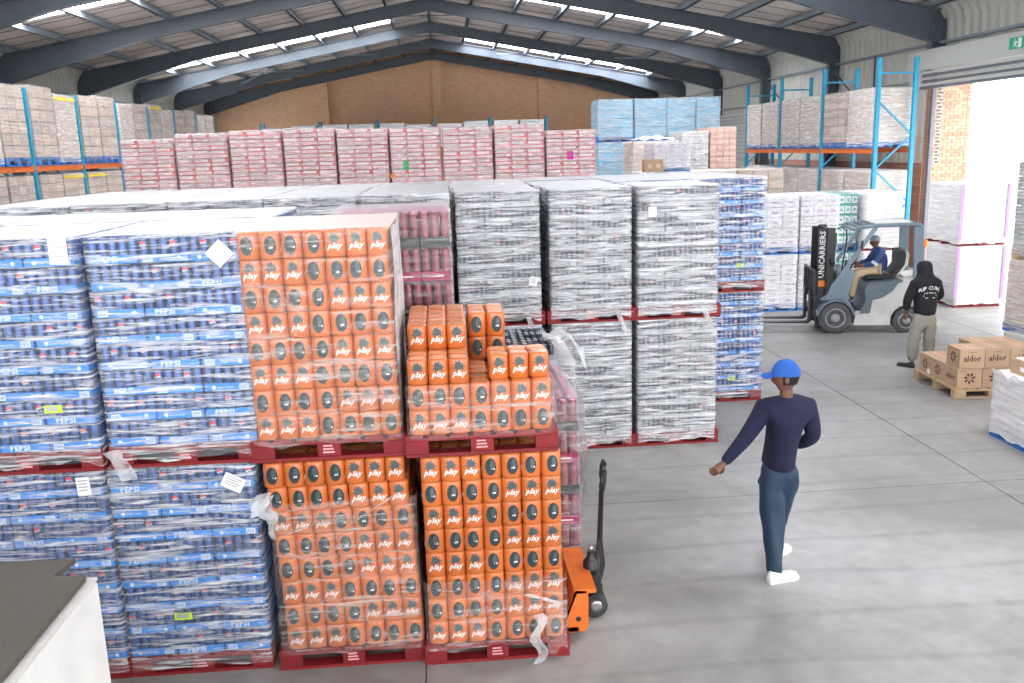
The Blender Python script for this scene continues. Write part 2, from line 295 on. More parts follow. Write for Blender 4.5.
def hand(mb, w, d, side, curl=.5, palm_n=(0, 0, 1), s=1.0):
    """five separate curled fingers rooted in a palm; w wrist point, d direction, side +1/-1 thumb side"""
    w = Vector(w); d = Vector(d).normalized(); n = Vector(palm_n); a = d.cross(n).normalized(); n = a.cross(d).normalized()
    mb.tube([w-d*.02*s, w+d*.02*s, w+d*.055*s, w+d*.085*s], [.024*s, .028*s, .036*s, .032*s], 8, 0)
    for k, L_ in enumerate((.068, .078, .072, .055)):
        o = (k-1.5)*.019*s*side; p = w + d*.078*s + a*o; pts = [p]; ang = 0; rr = [.010*s]
        for j, q in enumerate((.45, .32, .23)):
            ang += curl*(.5+.5*j); pts.append(pts[-1] + (d*math.cos(ang) - n*math.sin(ang))*L_*q*s); rr.append((.0095-.0012*j)*s)
        mb.tube(pts, rr, 6, 0)
    tb = w + d*.03*s - a*.030*s*side; mb.tube([tb, tb + (d*.6-a*side*.7-n*.3)*.035*s, tb + (d*.6-a*side*.7-n*.3)*.035*s + (d-n*.5)*.028*s], [.013*s, .011*s, .009*s], 6, 0)
def shoe(mb, heel, dirv, L_=.28, mi=0, ms=1, s=1.0):
    dx, dy = Vector(dirv[:2]).normalized(); hx, hy, hz = heel
    def t(x, y, z): return (hx+dx*x-dy*y, hy+dy*x+dx*y, hz+z)
    out = [(0, .026), (.04, .036), (.12, .036), (.20, .048), (.26, .040), (.28, .0), ]
    ring = [(x*L_/.28, -y) for x, y in out] + [(x*L_/.28, y) for x, y in reversed(out[:-1])]; n = len(ring)
    for (z0, z1, k0, k1, m_) in ((0, .028, 1.04, 1.06, ms), (.028, .055, 1, .98, mi)):
        v = [t(x*k0, y*k0, z0) for x, y in ring] + [t(x*k1, y*k1, z1) for x, y in ring]
        mb.add(v, [tuple(range(n-1, -1, -1)), tuple(range(n, 2*n))]+[(i, (i+1) % n, n+(i+1) % n, n+i) for i in range(n)], m_, False)
    top = [(x*.98, y*.98, .055) for x, y in ring]; up = [(min(x, .15)*.85+.008, y*.75, .095 if x < .17 else .065+.03*max(0, (.2-x)/.1)) for x, y in ring]
    up = [((x*.45+.01) if q[0] < .17 else x, y, z) for (x, y, z), q in zip(up, ring)]
    v = [t(*p) for p in top] + [t(*p) for p in up]
    mb.add(v, [(i, (i+1) % n, n+(i+1) % n, n+i) for i in range(n)]+[tuple(range(n, 2*n))], mi, True)
def garment(name, mb, mats, root): return mb.build(name, mats, root)

def walker():
    ox, oy = 2.70, 6.84
    root = thing('person', 'person in blue cap, navy sweater and dark teal trousers walking across the open floor', 'person', (ox-.075, oy, 0))
    def R_(x, y, z, *r): return (x-ox, y-oy, z)+r
    P = {'pel': R_(2.70, 6.88, .95, .08, .06), 'wai': R_(2.71, 6.87, 1.08, .08, .06), 'che': R_(2.73, 6.85, 1.30, .11, .07), 'nk': R_(2.73, 6.84, 1.47, .055), 'hd': R_(2.725, 6.84, 1.60, .05),
         'ls': R_(2.57, 6.84, 1.41, .06), 'le': R_(2.385, 6.78, 1.18, .043), 'lw': R_(2.21, 6.74, 1.005, .028),
         'rs': R_(2.89, 6.85, 1.40, .06), 're': R_(2.985, 6.88, 1.14, .043), 'rw': R_(2.91, 7.06, 1.00, .028),
         'lh': R_(2.65, 6.88, .86, .05), 'lk': R_(2.635, 6.84, .50, .055), 'la': R_(2.625, 6.70, .10, .036),
         'rh': R_(2.75, 6.89, .86, .05), 'rk': R_(2.755, 6.98, .50, .055), 'ra': R_(2.76, 7.10, .12, .036)}
    E = chain(['pel', 'wai', 'che', 'nk', 'hd'])+chain(['che', 'ls', 'le', 'lw'])+chain(['che', 'rs', 're', 'rw'])+chain(['pel', 'lh', 'lk', 'la'])+chain(['pel', 'rh', 'rk', 'ra'])
    mb = skin('body', P, E, 'skin', root); xf = head(mb, R_(2.715, 6.83, 1.645), 1.25+PI, 0, 1.0)
    # face turned towards -X and a little away: local -Y rotated
    hand(mb, P['lw'][:3], (-.7, -.12, -.55), 1, .55, (.3, -.8, .2)); hand(mb, P['rw'][:3], (-.6, .6, -.3), -1, .5, (0, 0, 1))
    mb.build('body', ['skin', 'hair', 'eye_white'], root)
    S = {'a0': R_(2.695, 6.88, .875, .190, .135), 'a': R_(2.70, 6.88, .95, .195, .135), 'b': R_(2.71, 6.87, 1.08, .180, .125), 'c': R_(2.73, 6.85, 1.28, .205, .14), 'd': R_(2.73, 6.845, 1.43, .15, .105), 'n': R_(2.73, 6.84, 1.50, .072),
         'ls': R_(2.555, 6.84, 1.40, .090), 'l1': R_(2.47, 6.81, 1.28, .075), 'le': R_(2.385, 6.78, 1.18, .066), 'l2': R_(2.29, 6.76, 1.085, .054), 'lw': R_(2.205, 6.742, 1.00, .042),
         'rs': R_(2.905, 6.85, 1.395, .092), 'r1': R_(2.95, 6.865, 1.26, .078), 're': R_(2.985, 6.88, 1.14, .068), 'r2': R_(2.95, 6.97, 1.06, .056), 'rw': R_(2.915, 7.05, 1.01, .042)}
    sw = skin('sweater', S, chain(['a0', 'a', 'b', 'c', 'd', 'n'])+chain(['d', 'ls', 'l1', 'le', 'l2', 'lw'])+chain(['d', 'rs', 'r1', 're', 'r2', 'rw']), 'navy', root)
    sw.build('sweater', 'navy', root)
    T = {'a': R_(2.70, 6.88, 1.02, .14, .10), 'p': R_(2.70, 6.88, .86, .195, .135), 'l0': R_(2.65, 6.88, .74, .130), 'lk': R_(2.66, 6.85, .50, .108), 'l2': R_(2.645, 6.77, .26, .078), 'la': R_(2.632, 6.70, .03, .066),
         'r0': R_(2.775, 6.91, .74, .118), 'rk': R_(2.755, 6.97, .50, .098), 'r2': R_(2.75, 7.05, .26, .075), 'ra': R_(2.76, 7.10, .04, .064)}
    tr = skin('trousers', T, chain(['a', 'p', 'l0', 'lk', 'l2', 'la'])+chain(['p', 'r0', 'rk', 'r2', 'ra']), 'trouser_teal', root)
    # soft vertical drape folds
    tr.v = [(x+.003*math.sin(z*30+x*30), y+.010*math.sin(x*60+z*9), z) for (x, y, z) in tr.v]; tr.build('trousers', 'trouser_teal', root)
    for (hx, hy, dv, z) in ((2.565, 6.655, (.9, .25), 0), (2.74, 7.06, (.75, .6), 0)):
        s = MB(); shoe(s, R_(hx, hy, z), dv, .27, 0, 1); s.build('shoe', ['shoe_white', 'sole'], root)
    h = MB(); V, Fc = [], []; nu, nv = 20, 7
    def dome(mb_, r, z0, zt, mi, back=0):
        V = []
        for j in range(nv+1):
            q = PI/2*j/nv
            for i in range(nu): th = 2*PI*i/nu; V.append(xf(r*.80*math.cos(q)*math.sin(th), -r*math.cos(q)*math.cos(th)+back, z0+(zt-z0)*math.sin(q)))
        mb_.add(V, [(j*nu+i, j*nu+(i+1) % nu, (j+1)*nu+(i+1) % nu, (j+1)*nu+i) for j in range(nv) for i in range(nu)], mi, True)
    # hair band low on the back of the head
    hv = []
    for z, r in ((-.045, .088), (.0, .103), (.05, .104)):
        for i in range(13): th = PI*.42+i*(PI*1.16)/12; hv.append(xf(r*.80*math.sin(th), -r*math.cos(th), z))
    h.add(hv, [(j*13+i, j*13+i+1, j*13+14+i, j*13+13+i) for j in range(2) for i in range(12)], 0, True); h.build('hair', 'hair', root)
    cp = MB(); dome(cp, .112, .025, .150, 0)
    bv = []
    for (rr, dz) in ((.100, 0), (.135, .004), (.175, -.004), (.190, -.012)):
        for i in range(9): a = -1+2*i/8; bv.append(xf(.075*a, -(rr-.045*a*a if rr > .11 else .1-.03*a*a), .030+dz-.012*a*a))
    bq = [(j*9+i, j*9+i+1, j*9+10+i, j*9+9+i) for j in range(3) for i in range(8)]; cp.add(bv, bq, 0, True)
    cp.add([(x, y, z-.006) for x, y, z in bv], [tuple(reversed(f)) for f in bq], 0, True)
    cp.build('cap', 'cap_blue', root)
walker()

def hooded():
    ox, oy = 7.24, 13.02
    root = thing('person', 'person in black hooded sweatshirt and grey trousers standing beside the forklift', 'person', (ox, oy, 0)); root.scale = (.94, .94, .94)
    P = {'pel': (0, 0, .95, .08, .06), 'wai': (0, 0, 1.08, .08, .06), 'che': (0, .02, 1.30, .11, .07), 'nk': (-.01, .05, 1.46, .055), 'hd': (-.02, .07, 1.56, .05),
         'ls': (-.18, .02, 1.38, .055), 'le': (-.25, .05, 1.12, .045), 'lw': (-.22, .14, .90, .03), 'rs': (.18, .02, 1.38, .055), 're': (.26, .08, 1.14, .045), 'rw': (.16, .28, 1.10, .03),
         'lh': (-.08, 0, .86, .05), 'lk': (-.13, .02, .5, .06), 'la': (-.16, .0, .09, .04), 'rh': (.08, 0, .86, .05), 'rk': (.12, .03, .5, .06), 'ra': (.13, .03, .09, .04)}
    E = chain(['pel', 'wai', 'che', 'nk', 'hd'])+chain(['che', 'ls', 'le', 'lw'])+chain(['che', 'rs', 're', 'rw'])+chain(['pel', 'lh', 'lk', 'la'])+chain(['pel', 'rh', 'rk', 'ra'])
    mb = skin('body', P, E, 'skin', root); head(mb, (-.02, .09, 1.60), PI+.15, 0, .95)
    hand(mb, P['lw'][:3], (.1, .2, -1), 1, .5, (1, 0, 0)); hand(mb, P['rw'][:3], (-.5, .8, .3), -1, .5, (0, 0, 1)); mb.build('body', ['skin', 'hair', 'eye_white'], root)
    S = {'a0': (0, 0, .84, .17, .135), 'a': (0, 0, .91, .19, .15), 'b': (0, 0, 1.05, .20, .16), 'c': (0, .01, 1.27, .21, .15), 'd': (0, .03, 1.40, .14, .11), 'h0': (-.01, .03, 1.49, .11, .115), 'h1': (-.02, .06, 1.62, .135, .140), 'h2': (-.03, .05, 1.74, .10, .11),
         'ls': (-.19, .02, 1.36, .085), 'le': (-.27, .05, 1.12, .078), 'lw': (-.24, .13, .93, .055), 'rs': (.19, .02, 1.36, .085), 're': (.29, .07, 1.13, .080), 'rw': (.19, .25, 1.11, .055)}
    sw = skin('h', S, chain(['a0', 'a', 'b', 'c', 'd', 'h0', 'h1', 'h2'])+chain(['d', 'ls', 'le', 'lw'])+chain(['d', 'rs', 're', 'rw']), 0, root)
    # open the hood towards the face (+Y side) by pulling it in around the opening
    sw.v = [((x, y-.08, z) if (y > .13 and z > 1.53) else (x, y, z)) for (x, y, z) in sw.v]; hs = sw.build('hoodie', 'hoodie_black', root)
    pr = MB()
    def on(x, y):      # arc the words across the upper back, on the cloth
        X = x; Z = 1.315 + y - 1.5*x*x; return (X, -.150+1.1*X*X, Z)
    from mathutils.bvhtree import BVHTree
    bvh = BVHTree.FromPolygons(sw.v, sw.f)
    def snap(p):
        h = bvh.ray_cast(Vector((p[0], -1, p[2])), Vector((0, 1, 0)))[0]; return (p[0], (h.y if h else p[1])-.006, p[2])
    pr.flat(T_RIP, lambda x, y: snap(on(x, y))); pr.flat(T_SURF, lambda x, y: snap(on(x, y-.075)))
    for j, wd in ((0, .11), (1, .08)): pr.flat(rect(-wd, -.005, wd, .005), lambda x, y: snap((x, -.15, 1.19-.03*j+y)))
    pr.build('lettering', 'print_white', hs)
    T = {'a': (0, 0, 1.02, .15, .12), 'p': (0, 0, .86, .18, .14), 'l0': (-.11, 0, .72, .115), 'lk': (-.14, .02, .46, .10), 'l2': (-.155, .01, .24, .095), 'la': (-.165, 0, .09, .085), 'r0': (.10, 0, .72, .115), 'rk': (.12, .03, .46, .10), 'r2': (.13, .03, .24, .092), 'ra': (.13, .03, .09, .085)}
    tr = skin('t', T, chain(['a', 'p', 'l0', 'lk', 'l2', 'la'])+chain(['p', 'r0', 'rk', 'r2', 'ra']), 0, root)
    tr.v = [(x+.007*math.sin(z*60+x*30), y+.01*math.sin(x*60+z*30), max(z, .035)) for (x, y, z) in tr.v]; tr.build('trousers', 'khaki', root)
    for (hx, hy, dv) in ((-.15, -.06, (-.55, .85)), (.13, -.03, (.15, 1))):
        s = MB(); shoe(s, (hx, hy, 0), dv, .28); s.build('shoe', ['black_metal', 'rubber'], root)
hooded()

# ---------------------------------------------------------------- the building
WL, WR, RX, YE, Y0 = -12.9, 12.9, -.1, 53.5, -5.0
def roof_z(x): return 9.12-.185*abs(x-RX)
FR = [22.99+6.03*k for k in range(-4, 6)]         # portal frames; the last stands at the back wall
# floor: cast slabs with saw-cut joints between them
fl = MB(); fl.box(WL-.3, Y0, -.25, WR+.3, YE+.3, -.022); floor = struct('floor', fl, 'concrete')
XJ = [-13.2, -9.0, -4.4, -.22, 5.42, 9.6, 13.25]; YJ = [-5, -.5, 3.9, 8.45, 12.0, 16.4, 21.5, 27, 33, 39, 46, 53.8]
for i in range(len(XJ)-1):
    for j in range(len(YJ)-1):
        b = MB(); g = .006; b.box(XJ[i]+g, YJ[j]+g, -.021, XJ[i+1]-g, YJ[j+1]-g, 0); b.build('concrete_slab', 'concrete', floor)
# ceiling: boards between purlins, rafters, skylights
root_c = struct('ceiling', MB().box(RX-.12, Y0, 9.19, RX+.12, YE+.3, 9.25, 0), 'ceiling_board')
NL, NR = 8, 8; SL, SR = (RX-(WL+.45))/NL, (WR-.45-RX)/NR
def pane(x0, x1, wd):
    b = MB(); z0, z1 = roof_z(x0)-8, roof_z(x1)-8
    for (a, h, ya, yb, mi) in ((.0, .03, 0, wd, 0), (-.012, .012, 0, .03, 1), (-.012, .012, wd*.5-.015, wd*.5+.015, 1)):
        b.add([(x0, ya, z0+a), (x1, ya, z1+a), (x1, yb, z1+a), (x0, yb, z0+a), (x0, ya, z0+a+h), (x1, ya, z1+a+h), (x1, yb, z1+a+h), (x0, yb, z0+a+h)],
              [(0, 3, 2, 1), (4, 5, 6, 7), (0, 1, 5, 4), (1, 2, 6, 5), (2, 3, 7, 6), (3, 0, 4, 7)], mi)
    return b
cols = [(RX-SL*(i+1)+.03, RX-SL*i-.03) for i in range(NL)] + [(RX+SR*i+.03, RX+SR*(i+1)-.03) for i in range(NR)]
pm = [pane(a, b, 1.99).mesh('ceiling_panel', ['ceiling_board', 'ceiling_bead']) for a, b in cols]
sm = [(pane(a, b, 1.25).merge(pane(a, b, .73), (0, 1.26, 0), 2) if a < RX-.5 else MB().merge(pane(a, b, 1.25), (0, .74, 0)).merge(pane(a, b, .73), (0, 0, 0), 2)).mesh('skylight_panel', ['skylight', 'steel_grey', 'ceiling_board', 'ceiling_bead']) for a, b in cols]
def is_sky(bay, third, ci):
    left = ci < NL; i = ci if left else ci-NL; inner = 1 <= i <= 6
    if third != (2 if bay in (7, 8) else 1) or not inner: return False
    return (bay in (2, 4) and 2 <= i <= 5) or (bay in (5, 7) and left) or (bay in (6, 8) and not left) 
ys = [Y0]+FR
near_sheet = MB(); near_sky = MB()
for bay in range(len(ys)-1):
    wd = (ys[bay+1]-ys[bay])/3
    for t in range(3):
        for ci, (a, b) in enumerate(cols):
            y = ys[bay]+t*wd
            if bay < 2:
                q = pane(a, b, wd-.02); (near_sky if is_sky(bay, t, ci) else near_sheet).merge(q, (0, y, 8)); continue
            obj('skylight_panel' if is_sky(bay, t, ci) else 'ceiling_panel', (sm if is_sky(bay, t, ci) else pm)[ci], root_c, (0, y+.01, 8))
o = near_sheet.build('roof_boarding', ['ceiling_board', 'ceiling_bead'], root_c); o['kind'] = 'stuff'
near_sky.build('skylight_strip', ['skylight', 'steel_grey'], root_c)
out = MB()
for (a, b) in ((WL-.3, RX), (RX, WR+.3)):    # outer roof sheet so that no daylight leaks between the boards
    out.add([(a, Y0, roof_z(a)+.07), (b, Y0, roof_z(b)+.07), (b, YE+.3, roof_z(b)+.07), (a, YE+.3, roof_z(a)+.07)], [(0, 1, 2, 3)])
out.build('roof_sheet', 'ceiling_board', root_c)
for i in list(range(-NL, NR+1)):
    x = RX + (SL*i if i < 0 else SR*i); p = MB(); z = roof_z(x)-.03
    p.box(x-.035, Y0, z-.17, x+.035, YE, z, 0); p.box(x-.035, Y0, z-.17, x+.09, YE, z-.155, 0); p.build('purlin', 'steel_grey', root_c)
def frame(y):
    b = MB(); top = lambda x: roof_z(x)-.20; bot = lambda x: min(roof_z(x)-.66, 99)
    for s_, xe, xh in ((-1, WL+.02, -8.6), (1, WR-.02, 8.5)):
        xs = [RX, xh, xe]; bz = [8.50, roof_z(xh)-.60, 5.70]
        for (yy0, yy1, kind) in ((y-.012, y+.012, 'web'),):
            for k in range(2):
                x0_, x1_ = xs[k], xs[k+1]; P4 = [(x0_, bz[k]), (x1_, bz[k+1]), (x1_, top(x1_)), (x0_, top(x0_))]
                b.prism(P4, yy0, yy1)
        for k in range(2):                           # flanges
            b.beam((xs[k], y, bz[k]), (xs[k+1], y, bz[k+1]), .22, .03); b.beam((xs[k], y, top(xs[k])), (xs[k+1], y, top(xs[k+1])), .22, .03)
        for q in range(1, 8):                        # cleats that tie flange to purlin
            x = RX + s_*q*(SL if s_ < 0 else SR)
            b.beam((x, y-.10, roof_z(x)-.24), (x-s_*.05, y-.32, roof_z(x)-.20), .05, .02)
        # column with stiffened head
        zb = 5.05 if (s_ > 0 and 10 < y < 23.1) else 0
        b.box(xe-.02, y-.11, zb, xe+.02, y+.11, 6.4); b.box(min(xe-s_*.36, xe-s_*.32), y-.11, zb, max(xe-s_*.36, xe-s_*.32), y+.11, 6.2); b.box(min(xe, xe-s_*.34), y-.01, zb, max(xe, xe-s_*.34), y+.01, 6.4)
        for zz in (5.72, 6.3): b.box(min(xe, xe-s_*.34), y-.10, zz-.01, max(xe, xe-s_*.34), y+.10, zz+.01)
    b.box(RX-.04, y-.14, 8.42, RX+.04, y+.14, 8.92)
    return b
for k, y in enumerate(FR): frame(y-(.15 if k == 9 else 0)).build('roof_frame', 'steel_dark', root_c)
for (a, b_) in (((-6.5, 41.1, 0), (-2.8, 47.1, 0)), ((-10, 41.1, 0), (-6.5, 47.1, 0)), ((3.2, 47.1, 0), (6.5, 41.1, 0)), ((8, 41.1, 0), (11.4, 35, 0)), ((-9.5, 47.1, 0), (-5.5, 41.1, 0))):
    MB().tube([(a[0], a[1], roof_z(a[0])-.4), (b_[0], b_[1], roof_z(b_[0])-.4)], .022, 6).build('roof_brace', 'steel_grey', root_c)
for y in FR[5:9]:
    MB().tube([(RX-2.6, y+.3, roof_z(RX-2.6)-.28), (RX+2.6, y+.3, roof_z(RX+2.6)-.28)], .02, 6).build('roof_tie', 'steel_dark', root_c)
# side walls: profiled cladding bent over at the eaves, brick below
def cladding(s_, ylo, yhi, zlo):
    b = MB(); X = WL if s_ < 0 else WR; prof = [(0, zlo), (0, 6.12)]
    for k in range(1, 7): a = PI/2*k/6*.9; prof.append((.60*(1-math.cos(a)), 6.12+.62*math.sin(a)))
    V, Fc = [], []; n = int((yhi-ylo)/.085); m_ = len(prof)
    for i in range(n+1):
        y = ylo+(yhi-ylo)*i/n; dpt = .035 if (i//2) % 2 else 0
        for j, (dx, z) in enumerate(prof): V.append((X - s_*(dx+dpt*(1 if j < 2 else .8)), y, z))
    for i in range(n):
        for j in range(m_-1): Fc.append((i*m_+j, i*m_+j+1, (i+1)*m_+j+1, (i+1)*m_+j))
    return b.add(V, Fc, 0)
DY0, DY1, DZ = 13.6, 23.2, 4.72        # the loading door
wr = struct('wall_right', MB().box(WR, DY1+.35, 0, WR+.25, YE, 2.75), 'brick_side')
struct('wall_right', MB().box(WR, Y0, 0, WR+.25, 1.0, 2.75).box(WR, 6.0, 0, WR+.25, DY0, 2.75), 'brick_side')  # gap between the two boxes: opening added out of view for side light
cladding(1, DY1+.0, YE, 2.75).build('cladding', 'cladding', wr); cladding(1, Y0, 1.0, 2.75).build('cladding', 'cladding', wr); cladding(1, 1.0, 6.0, 4.9).build('cladding', 'cladding', wr); cladding(1, 6.0, DY0, 2.75).build('cladding', 'cladding', wr)
cladding(1, DY0, DY1, 4.9).build('cladding', 'cladding', wr)
MB().box(WR+.06, Y0, 2.7, WR+.2, 1.0, 6.8).box(WR+.06, 6.0, 2.7, WR+.2, DY0, 6.8).box(WR+.06, 1.0, 4.75, WR+.2, 6.0, 6.8).box(WR+.06, DY1, 2.7, WR+.2, YE, 6.8).box(WR+.06, DY0, 4.75, WR+.2, DY1, 6.8).build('wall_lining', 'cladding', wr)
wl = struct('wall_left', MB().box(WL-.25, Y0, 0, WL, 40, 2.75).box(WL-.25, 51, 0, WL, YE, 2.75), 'brick_side')  # gap between the two boxes: hidden opening added to light the back wall
cladding(-1, Y0, 40, 2.75).build('cladding', 'cladding', wl); cladding(-1, 51, YE, 2.75).build('cladding', 'cladding', wl); cladding(-1, 40, 51, 4.7).build('cladding', 'cladding', wl); MB().box(WL-.2, Y0, 2.7, WL-.06, 40, 6.8).box(WL-.2, 51, 2.7, WL-.06, YE, 6.8).box(WL-.2, 40, 4.7, WL-.06, 51, 6.8).build('wall_lining', 'cladding', wl)
for s_, X, par in ((-1, WL, wl), (1, WR, wr)):
    for z in (5.75, 4.85): MB().box(min(X-s_*.05, X-s_*.17), (Y0 if s_ < 0 else DY1+.3), z-.03, max(X-s_*.05, X-s_*.17), YE, z+.03).build('wall_rail', 'steel_grey', par)
MB().box(WR-.17, Y0, 5.72, WR-.05, DY1+.3, 5.78).build('wall_rail', 'steel_grey', wr)
for (ya, za, yb, zb) in ((29.2, 5.7, 26.6, 4.2), (26.2, 5.75, 26.2, 3.0), (35.0, 5.7, 32.0, 4.2)):
    MB().tube([(WR-.2, ya, za), (WR-.2, yb, zb)], .03, 6).build('wall_brace', 'steel_dark', wr)
MB().box(WR-.25, 36.0, 2.4, WR-.2, 40.5, 4.6).build('louvre_backing', 'cladding', wr)
for k in range(14): MB().box(WR-.32, 36.0, 2.5+.15*k, WR-.25, 40.5, 2.58+.15*k).build('louvre_slat', 'galv', wr)
# back wall: gable of face brick with piers
bw = MB(); bw.prism([(WL-.3, 0), (WR+.3, 0), (WR+.3, roof_z(WR+.3)+.15), (RX, roof_z(RX)+.15), (WL-.3, roof_z(WL-.3)+.15)], YE, YE+.25); bwo = struct('wall_back', bw, 'brick_back')
for x in (.15, 6.2, -6.3): MB().box(x-.26, YE-.34, 0, x+.26, YE, roof_z(x)-.6).build('brick_pier', 'brick_back', bwo)
# brick pier beside the door: every brick laid
pier = struct('wall_right_return', MB().box(WR-.04, DY1+.02, 0, WR+.92, DY1+.38, 4.85), 'mortar')
bk = MB().box(0, 0, 0, .22, .10, .075, 0, .004).mesh('brick', 'brick'); bk2 = MB().box(0, 0, 0, .105, .10, .075, 0, .004).mesh('brick', 'brick')
n = 0
for r in range(54):
    z = .01+r*.088; off = (r % 2)*.115; x = WR-.05
    while x < WR+.90:
        half = (r % 2 and x < WR); L_ = .105 if half or x+.22 > WR+.95 else .22
        o = obj('brick', bk2 if L_ < .2 else bk, pier, (x, DY1, z)); x += L_+.012; n += 1
rest = MB()
for r in range(54):
    for q in range(2): rest.box(WR-.055, DY1+.115+q*.14-(r % 2)*.03, .01+r*.088, WR+.0, DY1+.115+q*.14+.12, .085+r*.088)
o = rest.build('end_bricks', 'brick', pier); o['kind'] = 'stuff'
# roller door: housing, guides, curtain rolled up
dr = struct('door_1', MB().box(WR-.50, DY0-.1, 5.09, WR-.06, DY1+.60, 5.58, 0, .02), 'shutter')
MB().box(WR-.40, DY1+.3, 4.72, WR-.06, DY1+.60, 5.09).build('housing_bracket', 'shutter', dr)
for (a, c_) in ((DY1-.10, DY1+.02), (DY0-.02, DY0+.1)): MB().box(WR-.13, a, 0, WR-.04, c_, 5.09).build('door_guide', 'shutter_dark', dr)
for k in range(5): MB().box(WR-.40-.0*k, DY0, 4.70+k*.075, WR-.36, DY1, 4.76+k*.075, 0, .008).build('door_slat', 'shutter_dark' if k % 2 else 'shutter', dr)
MB().box(WR-.44, DY0, 4.62, WR-.32, DY1, 4.69).build('bottom_rail', 'shutter_dark', dr)
MB().tube([(WR-.12, DY1+.22, 4.7), (WR-.12, DY1+.22, .5)], .014, 6).build('pull_chain', 'galv', dr)
sg = thing('exit_sign', 'green running-man exit sign on the roller door housing', 'sign', (WR-.515, 19.25, 5.33))
MB().box(0, -.24, -.12, .015, .24, .12, 0).build('panel', 'sign_green', sg); g = MB(); fx = lambda x, y: (-.004, -x, y)
g.flat(rect(.07, -.10, .19, .10), fx).flat(oval(.018, .018, 8, -.04, .07), fx).flat(poly([(-.02, .045), (.02, .035), (.0, -.02), (-.035, -.01)]), fx).flat(poly([(-.03, -.01), (0, -.02), (.035, -.08), (.015, -.09)]), fx).flat(poly([(-.035, 0), (-.02, -.03), (-.09, -.075), (-.10, -.06)]), fx).flat(poly([(-.015, .045), (-.09, .02), (-.085, .005), (-.02, .02)]), fx).flat(poly([(.02, .04), (.06, .0), (.05, -.01), (.01, .02)]), fx)
g.build('pictogram', 'print_white', sg)
# outside the door: yard, canopy, far wall
yd = struct('ground_outside', MB().box(WR+.3, -25, -.25, 60, 70, -.02).box(-60, -40, -.25, WR+.3, Y0, -.02).box(-60, Y0, -.25, WL-.3, 70, -.02), 'yard')
MB().box(WR+.3, 5, 5.2, WR+2.4, 44, 5.3).build('canopy_sheet', 'yard_wall', yd)
for y in (26, 31, 36): MB().box(WR+.3, y, 4.95, WR+2.4, y+.12, 5.2).build('canopy_beam', 'steel_grey', yd)
MB().tube([(WR+1.02, DY1+.1, 0), (WR+1.02, DY1+.1, 4.2)], .07, 8).build('rain_pipe', 'yard_wall', yd)
# low wall of the office landing next to the camera
lw = thing('landing_wall', 'white plastered wall of a landing with a brown-grey top, at the lower left edge', 'wall', (-1.34, 3.52, 0))
lw['kind'] = 'structure'
MB().box(-3.2, -4.2, 0, 0, 0, 1.9, 0, .012).build('plaster_wall', 'white_wall', lw)
e = MB(); e.prism([(-3.2, -.0), (-.0, -.0), (-.0, -4.2), (-.05, -4.2), (-.05, -.08), (-3.2, -.08)], 1.9, 1.912, 'z'); e.build('wall_coping', 'render_edge', lw)
MB().prism([(-3.2, -4.2), (-.03, -4.2), (-.03, -.03), (-.15, -.015), (-.13, .13), (-3.2, .13)], 1.913, 1.935, 'z').build('top_board', 'brown_top', lw)

# ---------------------------------------------------------------- loads
def sup(t, r, n_=4):
    c, s_ = math.cos(t), math.sin(t); k = (abs(c)**n_+abs(s_)**n_)**(-1/n_); return (r*c*k, r*s_*k)
def decal(mb, tm, cx, cy_, zc, r, face, mi):
    """print wrapped on the rounded flank of a unit (face 0 -Y, 1 +X, 2 +Y, 3 -X)"""
    def fn(x, y):
        q = min(abs(x)/r, .97); d = r*(1-q**4)**.25+.0012
        X, Y = [(x, -d), (d, x), (-x, d), (-d, -x)][face]; return (cx+X, cy_+Y, zc+y)
    mb.flat(tm, fn, mi)
def splat():
    pts = []
    for k in range(18):
        t = 2*PI*k/18; r = (.034, .020, .030, .017, .036, .022)[k % 6]; pts.append((r*1.25*math.cos(t), .022+r*1.2*math.sin(t)))
    return poly(pts)
SPL = splat()
def play_pack(nx, ny, u=.1325, h=.166):
    b = MB(); r = u/2-.0005
    for i in range(nx):
        for j in range(ny):
            cx, cy_ = (i-(nx-1)/2)*u, j*u+u/2; V = []; rings = [(.93, 0), (1, .008), (1, h-.016), (.95, h-.005), (.80, h)]
            for (k, z) in rings:
                for q in range(16): x, y = sup(2*PI*(q+.5)/16, r*k); V.append((cx+x, cy_+y, z))
            b.add(V, [(a*16+q, a*16+(q+1) % 16, a*16+16+(q+1) % 16, a*16+16+q) for a in range(4) for q in range(16)], 0, True)
            b.add(V[64:], [tuple(range(16))], 1)
            for face, on_, wide in ((0, j == 0, nx == 3), (2, j == ny-1, nx == 3), (1, i == nx-1, ny == 3), (3, i == 0, ny == 3)):
                if not on_: continue
                if wide:
                    decal(b, SPL, cx, cy_, h*.55, r, face, 3); decal(b, (T_PLAY[0], T_PLAY[1]), cx, cy_, h*.40, r+.001, face, 4)
                else:
                    dx = .006 if (i+j) % 2 else -.006
                    decal(b, oval(.037, .060, 14, dx), cx, cy_, h*.5, r, face, 2); decal(b, oval(.016, .036, 8, dx+.010, .012), cx, cy_, h*.5, r+.001, face, 3); decal(b, rect(.0, -.02, .022, -.008), cx, cy_, h*.5, r+.001, face, 4)
    return b
ORANGE = ['orange', 'orange_lid', 'print_dark', 'print_grey', 'print_white']
